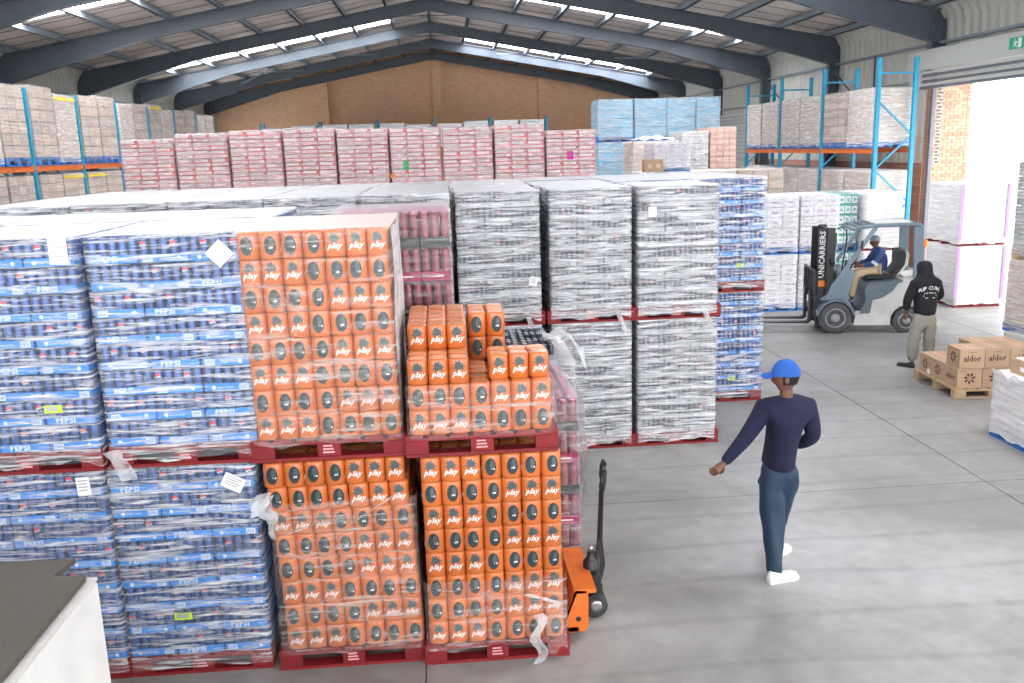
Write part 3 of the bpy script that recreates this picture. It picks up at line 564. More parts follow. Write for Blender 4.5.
def tray(w_, d_, h, nx, ny, band, mats_n=0, globe=False, write=0, outer=False, rk=.97):
    """open tray of cans: 0 can, 1 lid, 2 tray, 3 white print, 4 red print"""
    b = MB(); ux, uy = w_/nx, d_/ny; r = min(ux, uy)/2*rk
    for i in range(nx):
        for j in range(ny):
            if outer and 0 < i < nx-1 and 0 < j < ny-1: continue
            cx, cy_ = -w_/2+ux*(i+.5), uy*(j+.5)
            b.lathe([(r*.9, .003), (r, .012), (r, h-.018), (r*.82, h-.004)], cx, cy_, 8, 0, capmi=1)
            if globe and j == 0 and (i*5+write*2) % 3 == 0:
                f = lambda x, y: (cx+x, cy_-r-.0015+abs(x)*.25, h*.70+y)
                b.flat(poly([(-.020, .004), (-.014, .018), (0, .024), (.014, .018), (.020, .004), (.006, .008), (-.006, .0)]), f, 4); b.flat(poly([(-.021, -.004), (-.006, -.008), (.006, .0), (.020, -.004), (.020, .0), (.006, .006), (-.006, -.002), (-.021, .002)]), f, 3)
    e = .003
    b.box(-w_/2+e, .0, 0, w_/2-e, .004, band, 2); b.box(-w_/2+e, d_-.004, 0, w_/2-e, d_, band, 2); b.box(-w_/2+e, .0, 0, -w_/2+e+.004, d_, band, 2); b.box(w_/2-e-.004, 0, 0, w_/2-e, d_, band, 2)
    b.box(-w_/2+e, 0, 0, w_/2-e, d_, .003, 2)
    f = lambda x, y: (x, -.0015, band/2+y)
    if write == 1: b.flat(T_PEPSI, lambda x, y: (x*1.12-.03, -.0015, band/2+y*1.0), 3); b.flat(T_ZERO, lambda x, y: (x*.6+.122, -.0015, band/2+y*.6), 3)
    if write in (2, 3):
        s_ = 1 if write == 2 else -1
        b.flat(rect(s_*.10-.03, -band*.36, s_*.10+.03, band*.36), f, 3)
        for q in range(6): b.flat(rect(s_*.10-.024+q*.008, -band*.25, s_*.10-.020+q*.008, band*.25), lambda x, y: (x, -.0025, band/2+y), 2)
        b.flat(oval(.014, .014, 10, -s_*.09), f, 3); b.flat(T_ZERO, lambda x, y: (x*.8-s_*.02, -.0015, band/2+y*.8), 3)
    if write == 4:
        b.flat(rect(-w_*.3, -.006, w_*.25, .008), f, 3)
    return b
def case(w_, d_, h, style):
    """closed carton or shrink-wrapped case: 0 body, 1 second colour, 2 tape/print"""
    b = MB(); g = .004; b.box(-w_/2+g, .0, 0, w_/2-g, d_-g, h-.004, 0, .006)
    for (f, L_) in ((lambda x, y: (x, -.002, y), w_), (lambda x, y: (-x, d_-g+.002, y), w_), (lambda x, y: (w_/2-g+.002, d_/2+x, y), d_), (lambda x, y: (-w_/2+g-.002, d_/2-x, y), d_)):
        if style == 'pink':
            b.flat(rect(-L_*.44, h*.12, L_*.44, h*.42), f, 1); b.flat(rect(-L_*.46, h*.60, L_*.30, h*.97), f, 1); b.flat(rect(-L_*.25, h*.20, L_*.15, h*.30), lambda x, y: tuple(a+bb for a, bb in zip(f(x, y), (0, 0, 0))) if False else (f(x, y)[0]*1.004, f(x, y)[1]-.001, f(x, y)[2]), 2)
        elif style == 'carton':
            b.flat(rect(-L_*.5+.01, h*.46, L_*.5-.01, h*.54), f, 1); b.flat(rect(-L_*.3, h*.15, -L_*.05, h*.38), f, 2)
        elif style == 'lilac': b.flat(rect(-L_*.42, h*.10, L_*.42, h*.80), f, 1); b.flat(rect(-L_*.2, h*.3, L_*.2, h*.6), lambda x, y: (f(x, y)[0]*1.004, f(x, y)[1]-.001, f(x, y)[2]), 2)
    b.flat(rect(-.03, 0, .03, d_-g), lambda x, y: (x, y, h-.002), 2)
    return b
def pallet_parts(w_=1.0, d_=1.2, h=.15):
    """(name, mesh builder) pieces of a timber pallet, front edge at y = 0"""
    out = []; hb = h-.044
    for j, y in enumerate((0, d_/2-.05, d_-.10)):
        for x in (-w_/2, -.075, w_/2-.15): out.append(('block', MB().box(x, y+.002, .022, x+.15, y+.098, .022+hb-.02, 0, .003)))
        out.append(('stringer', MB().box(-w_/2, y, h-.042, w_/2, y+.10, h-.022, 0)))
        out.append(('bottom_board', MB().box(-w_/2, y, 0, w_/2, y+.10, .022, 0)))
    n = 7
    for k in range(n):
        x = -w_/2+(w_-.115)*k/(n-1); out.append(('deck_board', MB().box(x, -.003, h-.022, x+.115, d_+.003, h, 0)))
    return out
PP = {}
for m_ in ('pallet_red', 'pallet_blue', 'pallet_wood'):
    pp = pallet_parts(); j = MB()
    for nme, b in pp: j.merge(b)
    PP[m_] = ([(nme, b.mesh(nme, m_)) for nme, b in pp], j.mesh('pallet', m_))
STAMP = MB()
for k in range(3): STAMP.flat(rect(-.04+.002*k, -.03+.022*k, .035-.006*k, -.018+.022*k), lambda x, y: (x, -.001, .075+y))
STAMP = STAMP.mesh('stamp', 'stamp')
def add_pallet(root, m_, full, wscale=1.0, d_=1.2):
    o = obj('pallet', None if full else PP[m_][1], root); o.scale = (wscale, d_/1.2, 1)
    if full:
        for nme, me in PP[m_][0]: obj(nme, me, o)
        if m_ == 'pallet_red': obj('stamp', STAMP, o)
    return o
def film_shell(w_, d_, z0, z1, seed, amp=.006, off=.012, top=True, ragged=.05, tight=None):
    """closed skirt of stretch film round the load, pulled in between layers, folded over the top edge"""
    rnd = random.Random(seed); V, Fc = [], []; nx, ny, nz = 12, 12, 30; ring = []
    W, D = w_/2+off, d_+2*off; y0 = -off; cr = .02
    for i in range(nx): ring.append((-W+cr+(2*W-2*cr)*i/(nx-1), y0, 0, -1))
    for i in range(ny): ring.append((W, y0+cr+(D-2*cr)*i/(ny-1), 1, 0))
    for i in range(nx): ring.append((W-cr-(2*W-2*cr)*i/(nx-1), y0+D, 0, 1))
    for i in range(ny): ring.append((-W, y0+D-cr-(D-2*cr)*i/(ny-1), -1, 0))
    n = len(ring)
    for j in range(nz+1):
        t = j/nz
        for i, (x, y, ax, ay) in enumerate(ring):
            z = z0+(z1-z0)*t
            if j == 0: z += ragged*(mnoise.noise((x*5, y*5, seed))+.3)
            q = amp*mnoise.noise((x*2.5+seed, y*2.5, z*14))*1.6
            V.append((x+ax*q, y+ay*q, z))
    for j in range(nz):
        for i in range(n): k = (i+1) % n; Fc.append((j*n+i, j*n+k, (j+1)*n+k, (j+1)*n+i))
    if top:
        b0 = nz*n; g = 8; base = len(V)
        for (k, dz) in ((.97, .006), (.80, .004)):
            for i, (x, y, ax, ay) in enumerate(ring): V.append((x*k, y0+D/2+(y-y0-D/2)*k, z1+dz+.006*mnoise.noise((x*6, y*6, seed+k))))
        for a, bb in ((nz*n, base), (base, base+n)):
            for i in range(n): k = (i+1) % n; Fc.append((a+i, a+k, bb+k, bb+i))
        cidx = len(V); V.append((0, y0+D/2, z1+.004))
        for i in range(n): Fc.append((base+n+i, base+n+(i+1) % n, cidx))
    return MB().add(V, Fc, 0, True)
def film_variants(w_, d_, z0, z1, mat_, n=3, **k): return [film_shell(w_, d_, z0, z1, 11*s_+3, **k).mesh('stretch_film', mat_) for s_ in range(n)]
class Kind: pass
def make_kind(w_, d_, nl, lh, nx, nyd, pieces, mats, piece_name, rear_name, film_mat, pal='pallet_red', full=False, alt=None, film_z0=.04, film_top=True, fn=3, ragged=.05, nfilm=True, jit=.004, rearpiece=None):
    """prototype pallet load: single front pieces, the rest of the pile joined, pallet and film"""
    k = Kind(); k.w, k.d, k.h = w_, d_, .15+nl*lh
    root = obj('proto', None); k.root = root
    add_pallet(root, pal, full, w_ if (w_ > 1.0 or w_ < .89) else (.955 if w_ == .930 else 1.0), d_ if d_ != 1.18 else 1.2); pd = d_
    meshes = [p.mesh(piece_name, mats) for p in pieces]; rnd = random.Random(nl*7+nx)
    pw = w_/nx; rear = MB(); rp = rearpiece or pieces[0]
    for l in range(nl):
        z = .15+l*lh
        for i in range(nx):
            q = meshes[alt(l, i) if alt else rnd.randrange(len(meshes))]
            obj(piece_name, q, root, (-w_/2+pw*(i+.5)+rnd.uniform(-jit, jit), rnd.uniform(-jit, jit)+.004, z))
            for j in range(1, nyd):
                if 0 < i < nx-1 and 0 < j < nyd-1 and l < nl-1: continue
                rear.merge(rp, (-w_/2+pw*(i+.5)+rnd.uniform(-jit, jit), j*d_/nyd+rnd.uniform(-jit, jit), z))
    if nyd > 1: o = rear.build(rear_name, mats, root); o['kind'] = 'stuff'
    k.films = film_variants(w_, d_, film_z0, k.h+.004, film_mat, fn, top=film_top, ragged=ragged) if film_mat else []
    return k
def place(k, name, label, cat, loc, rz=0, group=None, first=[0], film_i=None, jit=True, extra=None):
    for c in ([k.root] if not getattr(k, 'used', False) else []): pass
    if not getattr(k, 'used', False): k.used = True; r = k.root; r.name = name; k.src = r; r2_ = r
    else: r2_ = copy_noextra(k)
    r2_.name = name; r2_.location = loc; r2_.rotation_euler = (0, 0, rz + (random.uniform(-.008, .008) if jit else 0)); tag(r2_, label, cat, group)
    if k.films: f = obj('stretch_film', random.choice(k.films) if film_i is None else k.films[film_i], r2_); f['x'] = 1; del f['x']
    return r2_
def copy_noextra(k):
    c = k.root.copy(); C.objects.link(c)
    for p in ('label', 'category', 'group', 'kind'):
        if p in c: del c[p]
    for ch in k.kids:
        d = ch.copy(); C.objects.link(d); d.parent = c
        for g in k.sub.get(ch.name, []):
            e_ = g.copy(); C.objects.link(e_); e_.parent = d
    return c
def fix(k):
    allo = [o for o in bpy.data.objects if o.parent]; k.kids = [o for o in allo if o.parent == k.root]; ks = set(o.name for o in k.kids); k.sub = {}
    for o in allo:
        if o.parent.name in ks: k.sub.setdefault(o.parent.name, []).append(o)
    return k
def label_on(root, x, z, w_, h_, m_='paper', ang=0, y=-.022, name='paper_label', lines=True):
    b = MB(); r = MB(); c, s_ = math.cos(ang), math.sin(ang); f = lambda px, pz: (x+px*c-pz*s_, y, z+px*s_+pz*c)
    b.add([f(-w_/2, -h_/2), f(w_/2, -h_/2), f(w_/2, h_/2), f(-w_/2, h_/2)], [(0, 1, 2, 3)], 0)
    b.add([(p[0], y+.0015, p[2]) for p in (f(-w_/2, -h_/2), f(w_/2, -h_/2), f(w_/2, h_/2), f(-w_/2, h_/2))], [(3, 2, 1, 0)], 0)
    if lines:
        for q in range(4):
            zz = h_*(.32-.17*q); b.add([(p[0], y-.001, p[2]) for p in (f(-w_*.38, zz-.004), f(w_*(.36-.1*(q % 2)), zz-.004), f(w_*(.36-.1*(q % 2)), zz+.004), f(-w_*.38, zz+.004))], [(0, 1, 2, 3)], 1)
    return b.build(name, [m_, 'carton_grey'], root)
def ribbon(root, pts, wd=.03, m_='film_loose', name='loose_film', seed=1):
    V, Fc = [], []; n = len(pts); k = 5
    for i, p in enumerate(pts):
        for j in range(k):
            t = (j/(k-1)-.5)*wd*(1+.6*mnoise.noise((i*.7, seed, 0))); V.append((p[0]+t, p[1]+.012*mnoise.noise((i*1.3, j*1.1, seed)), p[2]+.2*t))
    for i in range(n-1):
        for j in range(k-1): Fc.append((i*k+j, i*k+j+1, (i+1)*k+j+1, (i+1)*k+j))
    return MB().add(V, Fc, 0, True).build(name, m_, root)

LH = .168
# blue canned drink, three trays across
BT = ['blue_can', 'can_lid', 'blue_tray', 'print_white', 'globe_red']
bt = [tray(.304, .295, .160, 5, 5, .052, globe=g, write=wv, outer=True) for g, wv in ((True, 1), (False, 2), (True, 3), (False, 1), (True, 2))]
K_blue = fix(make_kind(.930, 1.18, 8, LH, 3, 4, bt, BT, 'can_tray', 'rear_trays', 'film_blue', full=True, alt=lambda l, i: [(1, 0, 2), (2, 4, 0), (3, 2, 1), (4, 3, 2), (0, 1, 4), (2, 0, 1), (1, 4, 3), (3, 2, 4)][l][i], rearpiece=bt[1]))
K_blue2 = fix(make_kind(.985, 1.18, 8, LH, 3, 4, bt, BT, 'can_tray', 'rear_trays', 'film_blue', full=False, rearpiece=bt[1]))
# grey wrapped trays
GT = ['grey_can', 'can_lid', 'grey_tray', 'print_white', 'globe_red']
gt = [tray(.298, .295, .160, 5, 4, .060, write=wv, outer=True, globe=g) for wv, g in ((2, False), (4, True), (3, False))]
K_grey = fix(make_kind(.90, 1.18, 8, LH, 3, 4, gt, GT, 'can_tray', 'rear_trays', 'film_grey', full=True, rearpiece=gt[0]))
K_grey2 = fix(make_kind(.965, 1.18, 8, LH, 3, 4, gt, GT, 'can_tray', 'rear_trays', 'film_grey', full=False, rearpiece=gt[0]))
# tall magenta cans in shallow trays
PT = ['mag_can', 'mag_lid', 'mag_tray', 'print_white', 'globe_red']; pt = [tray(.232, .29, .255, 3, 4, .075, write=4, outer=True), tray(.232, .29, .255, 3, 4, .075, write=0, outer=True)]
for b in pt[1:]:
    b.m = [5 if q == 2 else q for q in b.m]
K_mag = fix(make_kind(.94, 1.18, 5, .268, 4, 4, pt, PT+['black_tray'], 'can_tray', 'rear_trays', 'film_light', full=False, alt=lambda l, i: (0, 0, 1, 1)[(i+2*(l % 2)) % 4], rearpiece=pt[0]))
# orange play packs
def orange_kind(tilt):
    k = Kind(); k.w, k.d, k.h = .94, 1.2, .15+8*LH; k.root = obj('proto', None); add_pallet(k.root, 'pallet_red', True); return k
p3, p2 = play_pack(3, 2), play_pack(2, 3); P3, P2 = p3.mesh('can_pack', ORANGE), p2.mesh('can_pack', ORANGE)
def orange_layer(root, l, order, z, rnd, x0=-.4638, name='can_pack', depth=9, shift=0):
    x = x0+shift
    for wd in order:
        u = wd*.1325; y = 0
        while y+ (2 if wd == 3 else 3)*.1325 <= depth*.1325+.01:
            obj(name, P3 if wd == 3 else P2, root, (x+u/2+rnd.uniform(-.003, .003), y+rnd.uniform(-.004, .004)+.003, z)); y += (2 if wd == 3 else 3)*.1325
        x += u
ORD = {'2': [2, 2, 3], '3': [3, 2, 2], 'm': [2, 3, 2]}
def orange_load(label, loc, pattern, shifts, rz=0, film_mat='film_orange', fz0=.1, ftop=True, seed=1, fz1=None):
    rnd = random.Random(seed); root = thing('wrapped_pallet_load', label, 'pallet load', loc, rz, 'pallet loads of orange drink packs'); add_pallet(root, 'pallet_red', True)
    for l, (p, s_) in enumerate(zip(pattern, shifts)): orange_layer(root, l, ORD[p], .15+l*LH, rnd, shift=s_)
    h = .15+len(pattern)*LH
    film_shell(.935, 1.2, fz0, fz1 or h+.004, seed, amp=.008, off=.016, top=ftop).build('stretch_film', film_mat, root); return root

WP = 'wrapped_pallet_load'; PL = 'pallet load'
YA = 5.95
# front row, left: blue
a = place(K_blue, WP, 'pallet of blue cans at the left edge, lower tier, behind the landing wall', PL, (-2.705, YA, 0), 0, 'front blue pallet loads')
label_on(a, .345, 1.40, .085, .125, 'paper', .05)
b_ = place(K_blue, WP, 'film-wrapped pallet of blue cans, lower tier, directly left of the orange loads', PL, (-1.745, YA, 0), 0, 'front blue pallet loads')
label_on(b_, .33, 1.37, .14, .10, 'paper', -.5); label_on(b_, -.085, .44, .115, .05, 'lime', 0, name='sticker')
a = place(K_blue, WP, 'film-wrapped pallet of blue cans at the left edge, upper tier', PL, (-2.69, YA-.02, 1.502), 0, 'front blue pallet loads')
label_on(a, .38, 1.42, .11, .16, 'paper', 0); label_on(a, .22, .43, .11, .05, 'lime', 0, name='sticker')
b_ = place(K_blue, WP, 'pallet of blue cans with a tilted white label, upper tier, left of the orange', PL, (-1.70, YA-.01, 1.502), 0, 'front blue pallet loads')
label_on(b_, .345, 1.37, .125, .125, 'paper', .75, lines=False)
ribbon(b_, [(-.46+.02*i, -.03, .13-.02*i-.004*i*i) for i in range(6)], .10, seed=4); ribbon(b_, [(.1+.06*i, -.03, .14-.012*math.sin(i)) for i in range(7)], .05, seed=7)
for (z, t) in ((0, 'lower'), (1.502, 'upper')):
    for x in (-2.75, -1.74): place(K_blue2, WP, 'pallet of blue cans in the second row, %s tier, %s' % (t, 'behind the landing wall stack' if x < -2 else 'behind the stack beside the orange'), PL, (x, 7.22, z), 0, 'second-row blue pallet loads')
    for x in (-3.78,): 
        place(K_blue2, WP, 'film-wrapped pallet of blue cans in the second row, %s tier, outermost left' % t, PL, (x, 7.22, z), 0, 'second-row blue pallet loads')
        place(K_blue2, WP, 'film-wrapped pallet of blue cans in the front row, %s tier, outermost left' % t, PL, (x, 5.97, z), 0, 'front blue pallet loads')
# front row, orange
S0 = [.02, .015, .005, -.003, -.008, -.012, -.045, -.07]
o1 = orange_load('lower pallet of orange drink packs in loose torn film, directly right of the blue cans', (-.715, 5.90, 0), '3232m3m2'.replace('m', '2'), [.025, .02, .012, .005, -.003, -.01, -.025, -.04], .0, fz1=1.22, ftop=False, seed=3)
o2 = orange_load('lower pallet of orange drink packs, under the half-unpacked one, beside the pallet jack', (.275, 5.84, 0), '32232323', [.0, .0, 0, 0, 0, 0, 0, 0], 0, fz1=.62, ftop=False, seed=5)
o3 = orange_load('upper full pallet of orange drink packs with film folded over its top', (-.775, 5.90, 1.502), '32323232', [.01, .005, 0, 0, -.003, -.005, -.008, -.008], 0, seed=8)
# half-unpacked pallet: two full layers wrapped, loose packs on top of them
rnd = random.Random(4)
o4 = thing(WP, 'half-unpacked upper pallet of orange drink packs at the right end of the front row', PL, (.222, 5.84, 1.502), 0, 'pallet loads of orange drink packs'); add_pallet(o4, 'pallet_red', True)
for l, p in enumerate('32'): orange_layer(o4, l, ORD['3' if p == '3' else '2'], .15+l*LH, rnd)
film_shell(.935, 1.2, .12, .15+2*LH, 21, amp=.008, off=.014, top=False, ragged=.02).build('stretch_film', 'film_orange', o4)
zt = 1.502+.15+2*LH; k = 0
desc = ['first', 'second', 'third', 'fourth']
for j in range(4):
    o = obj('can_pack', P3, None, (.222-.4638+.1988, 5.845+j*.27, zt)); tag(o, 'orange drink pack in the left file on the half-unpacked pallet, %s from the front' % (desc[j]), 'drink pack', 'loose orange drink packs')
o = obj('can_pack', P3, None, (.222+.262, 5.90, zt), .03); tag(o, 'single loose orange drink pack set down at the right front of the half-unpacked pallet', 'drink pack', 'loose orange drink packs')
o = obj('can_pack', P2, None, (.222+.085, 6.50, zt), 0); tag(o, 'orange two-wide drink pack beside the left file, at the middle of the half-unpacked pallet', 'drink pack', 'loose orange drink packs')
for (q, (x, y)) in enumerate(((.222+.085, 6.50),)):
    o = obj('can_pack', P2, None, (x, y, zt+LH)); tag(o, 'orange two-wide drink pack stacked on top of another behind the loose single pack', 'drink pack', 'loose orange drink packs')
for j in range(1, 4):
    o = obj('can_pack', P3, None, (.222-.4638+.1988, 5.845+j*.27+.02, zt+LH)); tag(o, 'orange drink pack on top of the half-unpacked pallet, %s of three going back' % ('first', 'second', 'third')[j-1], 'drink pack', 'loose orange drink packs')
def sheet(pts_fn, nu, nv, name, m_, parent):
    V = [pts_fn(i/(nu-1), j/(nv-1)) for j in range(nv) for i in range(nu)]; Fc = [(j*nu+i, j*nu+i+1, (j+1)*nu+i+1, (j+1)*nu+i) for j in range(nv-1) for i in range(nu-1)]
    return MB().add(V, Fc, 0, True).build(name, m_, parent)
# torn film hanging from the orange loads
ribbon(o1, [(-.50-.012*i, -.02-.01*i, 1.30-.035*i) for i in range(5)], .10, 'film_loose', seed=2)
sheet(lambda u, v: (-.44-.16*v*(1-u)-.02*math.sin(9*u), .0-.03*v-.02*math.sin(14*u+3*v), 1.28-.30*u-.02*v), 9, 7, 'loose_film', 'film_loose', o1)
ribbon(o1, [(-.40+.17*i, -.032, 1.00+.035*i+.03*math.sin(i)) for i in range(6)], .03, seed=5); ribbon(o1, [(.05+.08*i, -.034, 1.06+.05*i) for i in range(5)], .02, seed=8)
ribbon(o2, [(.28+.03*math.sin(i), -.04-.004*i, .35-.035*i) for i in range(11)], .07, seed=12); ribbon(o2, [(.2+.03*i, -.035, .50-.01*i) for i in range(9)], .04, seed=15)
sheet(lambda u, v: (.34+.14*u, -.03-.01*math.sin(8*u+5*v), .40-.34*v-.03*math.sin(6*u)), 8, 10, 'loose_film', 'film_orange', o2)
sheet(lambda u, v: (.480+.006*math.sin(9*v+4*u), .0+1.2*u, 1.49-1.34*v+.01*math.sin(12*u)), 12, 14, 'folded_film', 'film_side', o3)
# magenta cans
pm1 = place(K_mag, WP, 'pallet of tall magenta cans on the floor behind the orange loads, by the pallet jack', PL, (.575, 7.08, 0), 0)
place(K_mag, WP, 'pallet of tall magenta cans, lower tier, hidden under the upper magenta load', PL, (-.385, 7.25, 0), 0)
place(K_mag, WP, 'pallet of tall magenta cans, upper tier, showing between orange and grey loads', PL, (-.385, 7.25, 1.502), 0)
place(K_blue2, WP, 'pallet of cans hidden behind the upper orange load', PL, (-1.335+.0, 8.45, 0), 0); place(K_grey2, WP, 'grey wrapped pallet load behind the magenta cans, third row, lower tier', PL, (-.315, 8.47, 0), 0)
sheet(lambda u, v: (.50+.03*math.sin(4*v)+.01*math.sin(20*v), -.03+.5*u, 1.50-1.15*v*(1-.3*u)-.03*math.sin(9*u)), 9, 14, 'loose_film', 'film_loose', pm1)
sheet(lambda u, v: (-.45+.98*u, -.03-.025*math.sin(9*u), 1.50-.5*v*u*u-.02), 12, 6, 'loose_film', 'film_light', pm1)
# low grey load with torn film
lg = place(K_grey2, WP, 'low grey wrapped pallet load behind the half-unpacked orange pallet, its film torn open', PL, (.72, 8.36, 0), 0)
for i, x in enumerate((.40, .72)):
    for j in range(3):
        obj('can_tray', K_grey.kids[1].data if K_grey.kids[1].data else gt[0].mesh('can_tray', GT), lg, (x-.72+.15, j*.295, K_grey.h))
sheet(lambda u, v: (.20+.40*u, -.05-.03*math.sin(9*u)+.5*v, 1.70+.025*math.sin(11*u+3*v)+.02*math.sin(17*v)-.85*max(0, u-.62)*(.7+.3*math.sin(8*v+1))), 16, 12, 'torn_film', 'film_loose', lg)
# grey block
Yg = 10.10; cx = [2.655, 1.665, .64, -.37, -1.37, -2.37, -3.37, -4.37]
nm = ['fourth', 'third', 'second']
cl = ['rightmost', 'middle', 'leftmost']
for i, x in enumerate(cx):
    front = i < 3
    for z, t in ((0, 'lower'), (1.502, 'upper')):
        if front:
            lab = 'grey wrapped pallet load, %s tier, %s of the three central grey stacks' % (t, cl[i])
            o = place(K_grey, WP, lab, PL, (x, Yg, z), 0, 'grey film-wrapped pallet loads')
            if t == 'upper' and i == 2: label_on(o, .375, .50, .09, .10, 'paper', -.3)
            if t == 'upper' and i == 0: label_on(o, -.30, 1.22, .09, .11, 'paper', 0)
            if t == 'upper': ribbon(o, [(.30+.012*k, -.03-.005*k, .10-.03*k) for k in range(8)], .05, 'film_loose', seed=20+i); ribbon(o, [(-.45+.1*k, -.028, .12+.02*math.sin(2*k)) for k in range(10)], .06, 'film_loose', seed=i)
            else: ribbon(o, [(-.42+.09*k, -.03, .12+.02*math.sin(2.2*k)) for k in range(10)], .06, 'film_loose', seed=30+i)
        else: place(K_grey2, WP, 'grey wrapped load, first grey row, %s from the magenta cans going left, %s tier' % (['', '', '', 'first', 'second', 'third', 'fourth', 'fifth'][i], t), PL, (x, Yg, z), 0, 'grey film-wrapped pallet loads')
for i, x in enumerate(cx[1:]):
    for z, t in ((0, 'lower'), (1.502, 'upper')): place(K_grey2, WP, 'grey wrapped load of the second grey row, %s from its right end, %s tier' % (['first', 'second', 'third', 'fourth', 'fifth', 'sixth', 'seventh'][i], t), PL, (x+.0, 11.36, z), 0, 'grey film-wrapped pallet loads')
for i, x in enumerate((-4.3, -3.3, -2.3, -1.3, -.3, .7)):
    for z, t in ((0, 'lower'), (1.502, 'upper')): place(K_grey2, WP, 'grey wrapped load of the third grey row, %s from its left end, %s tier' % (['first', 'second', 'third', 'fourth', 'fifth', 'sixth'][i], t), PL, (x, 12.62, z), 0, 'grey film-wrapped pallet loads')
# blue stacks at the right of the grey block
for (x, y, r, vis) in ((3.76, 11.72, 0, 1), (2.74, 11.72, 0, 0), (3.76, 12.98, 0, 0), (2.74, 12.98, 0, 0), (1.71, 12.98, 0, 0)):
    for z, t in ((0, 'lower'), (1.502, 'upper')):
        o = place(K_blue2, WP, ('pallet of blue cans right of the grey stacks, %s tier, by the open floor' % t) if vis else 'pallet of blue cans behind the grey stacks, %s tier, %s' % (t, {11.72: 'behind the rightmost grey stack', 12.98: 'back row, ' + {3.76: 'right', 2.74: 'middle', 1.71: 'left'}[x]}[y]), PL, (x, y, z-.02 if z else 0), 0, 'blue pallet loads behind the grey stacks')
        if z: o.location.z = 1.502
        if vis: label_on(o, .16 if z else .07, .36 if z else .33, .10, .05, 'lime', 0, name='sticker')

# pink cases, far middle
PK = ['pink_case', 'case_white', 'pink_soft']; pc = [case(.35, .29, .160, 'pink'), case(.35, .29, .160, 'pink')]
pc[1].m = [{0: 2, 1: 1, 2: 0}[q] for q in pc[1].m]
K_pink = fix(make_kind(1.04, 1.18, 7, .166, 3, 4, pc, PK, 'drink_case', 'rear_cases', 'film_pink', rearpiece=pc[0]))
ords = ['far-left', 'second from left', 'third from left', 'fourth from left', 'fifth from left', 'sixth from left', 'seventh from left', 'eighth from left', 'rightmost']
for i in range(9):
    x = -5.91+1.093*i; top = (3.84, 3.93, 3.96, 3.97, 3.94, 3.93, 3.92, 3.94, 3.79)[i]; t_ = top/3
    for l in range(3):
        o = place(K_pink, WP, 'pallet of red and white cases, %s in the far pink row, %s' % (ords[i], ('bottom tier', 'middle tier', 'top tier')[l]), PL, (x, 19.5, t_*l), 0, 'pallet loads of red and white cases'); o.scale = (1, 1, t_/K_pink.h)
        if l == 2 and i == 5: label_on(o, -.22, .55, .10, .17, 'green', .05, name='sticker'); 
        if l == 2 and i == 5: label_on(o, -.50, .34, .10, .10, 'lamp_orange', .3, name='sticker', lines=False)
        if l == 2 and i == 8: label_on(o, -.02, .78, .13, .17, 'magenta', .05, name='sticker')
# generic carton loads
CT = ['carton_dull', 'carton_light', 'carton_pink']; cc = [case(.33, .30, .20, 'carton')]
K_cart = fix(make_kind(1.0, 1.18, 6, .205, 3, 4, cc, CT, 'carton', 'rear_cartons', 'film_light', pal='pallet_blue'))
CL = ['carton_light', 'carton', 'carton_pink']; K_cream = fix(make_kind(1.0, 1.18, 6, .205, 3, 4, cc, CL, 'carton', 'rear_cartons', 'film_grey', pal='pallet_blue'))
K_creamf = fix(make_kind(1.0, 1.18, 7, .200, 3, 4, [case(.33, .30, .195, 'carton')], CL, 'carton', 'rear_cartons', 'film_grey', pal='pallet_blue'))
K_cpink = fix(make_kind(.85, 1.18, 8, .135, 4, 4, [case(.21, .29, .13, 'carton')], ['carton_pink', 'carton_light', 'carton'], 'carton', 'rear_cartons', 'film_light', pal='pallet_wood'))
K_cgrey = fix(make_kind(.85, 1.18, 8, .135, 4, 4, [case(.21, .29, .13, 'carton')], ['carton_grey', 'carton_light', 'carton_white'], 'carton', 'rear_cartons', 'film_grey', pal='pallet_wood'))
K_white = fix(make_kind(1.0, 1.18, 5, .205, 3, 4, [case(.33, .29, .20, 'lilac')], ['carton_white', 'case_white', 'case_lilac'], 'carton', 'rear_cartons', 'film_grey', pal='pallet_blue'))
K_whiter = fix(make_kind(1.0, 1.18, 5, .205, 3, 4, [case(.33, .29, .20, 'lilac')], ['carton_white', 'case_white', 'case_lilac'], 'carton', 'rear_cartons', 'film_white', pal='pallet_red'))
K_teal = fix(make_kind(.9, 1.18, 5, .205, 3, 4, [case(.30, .29, .20, 'lilac')], ['case_teal', 'carton_white', 'case_teal'], 'carton', 'rear_cartons', 'film_light', pal='pallet_blue'))
WT = ['water', 'water', 'water', 'water_label', 'water']; wt = [tray(.30, .29, .25, 4, 4, .05, write=0, outer=True), tray(.30, .29, .25, 4, 4, .06, write=4, outer=True)]
K_water = fix(make_kind(.90, 1.18, 4, .26, 3, 4, wt, WT, 'bottle_pack', 'rear_packs', 'film_water', pal='pallet_blue', rearpiece=wt[0]))
for i, x in enumerate((5.08, 6.09, 6.98, 7.76)):
    for l in range(4):
        o = place(K_water, WP, 'light blue bottled water load, %s far stack, tier %s from the floor' % (('leftmost', 'second from left', 'third from left', 'rightmost')[i], ('one', 'two', 'three', 'four')[l]), PL, (x, 26.0, 1.18*l), 0, 'pallet loads of bottled water'); o.scale = ((1.1, 1.02, .90, .77)[i], 1, 1.178/K_water.h)
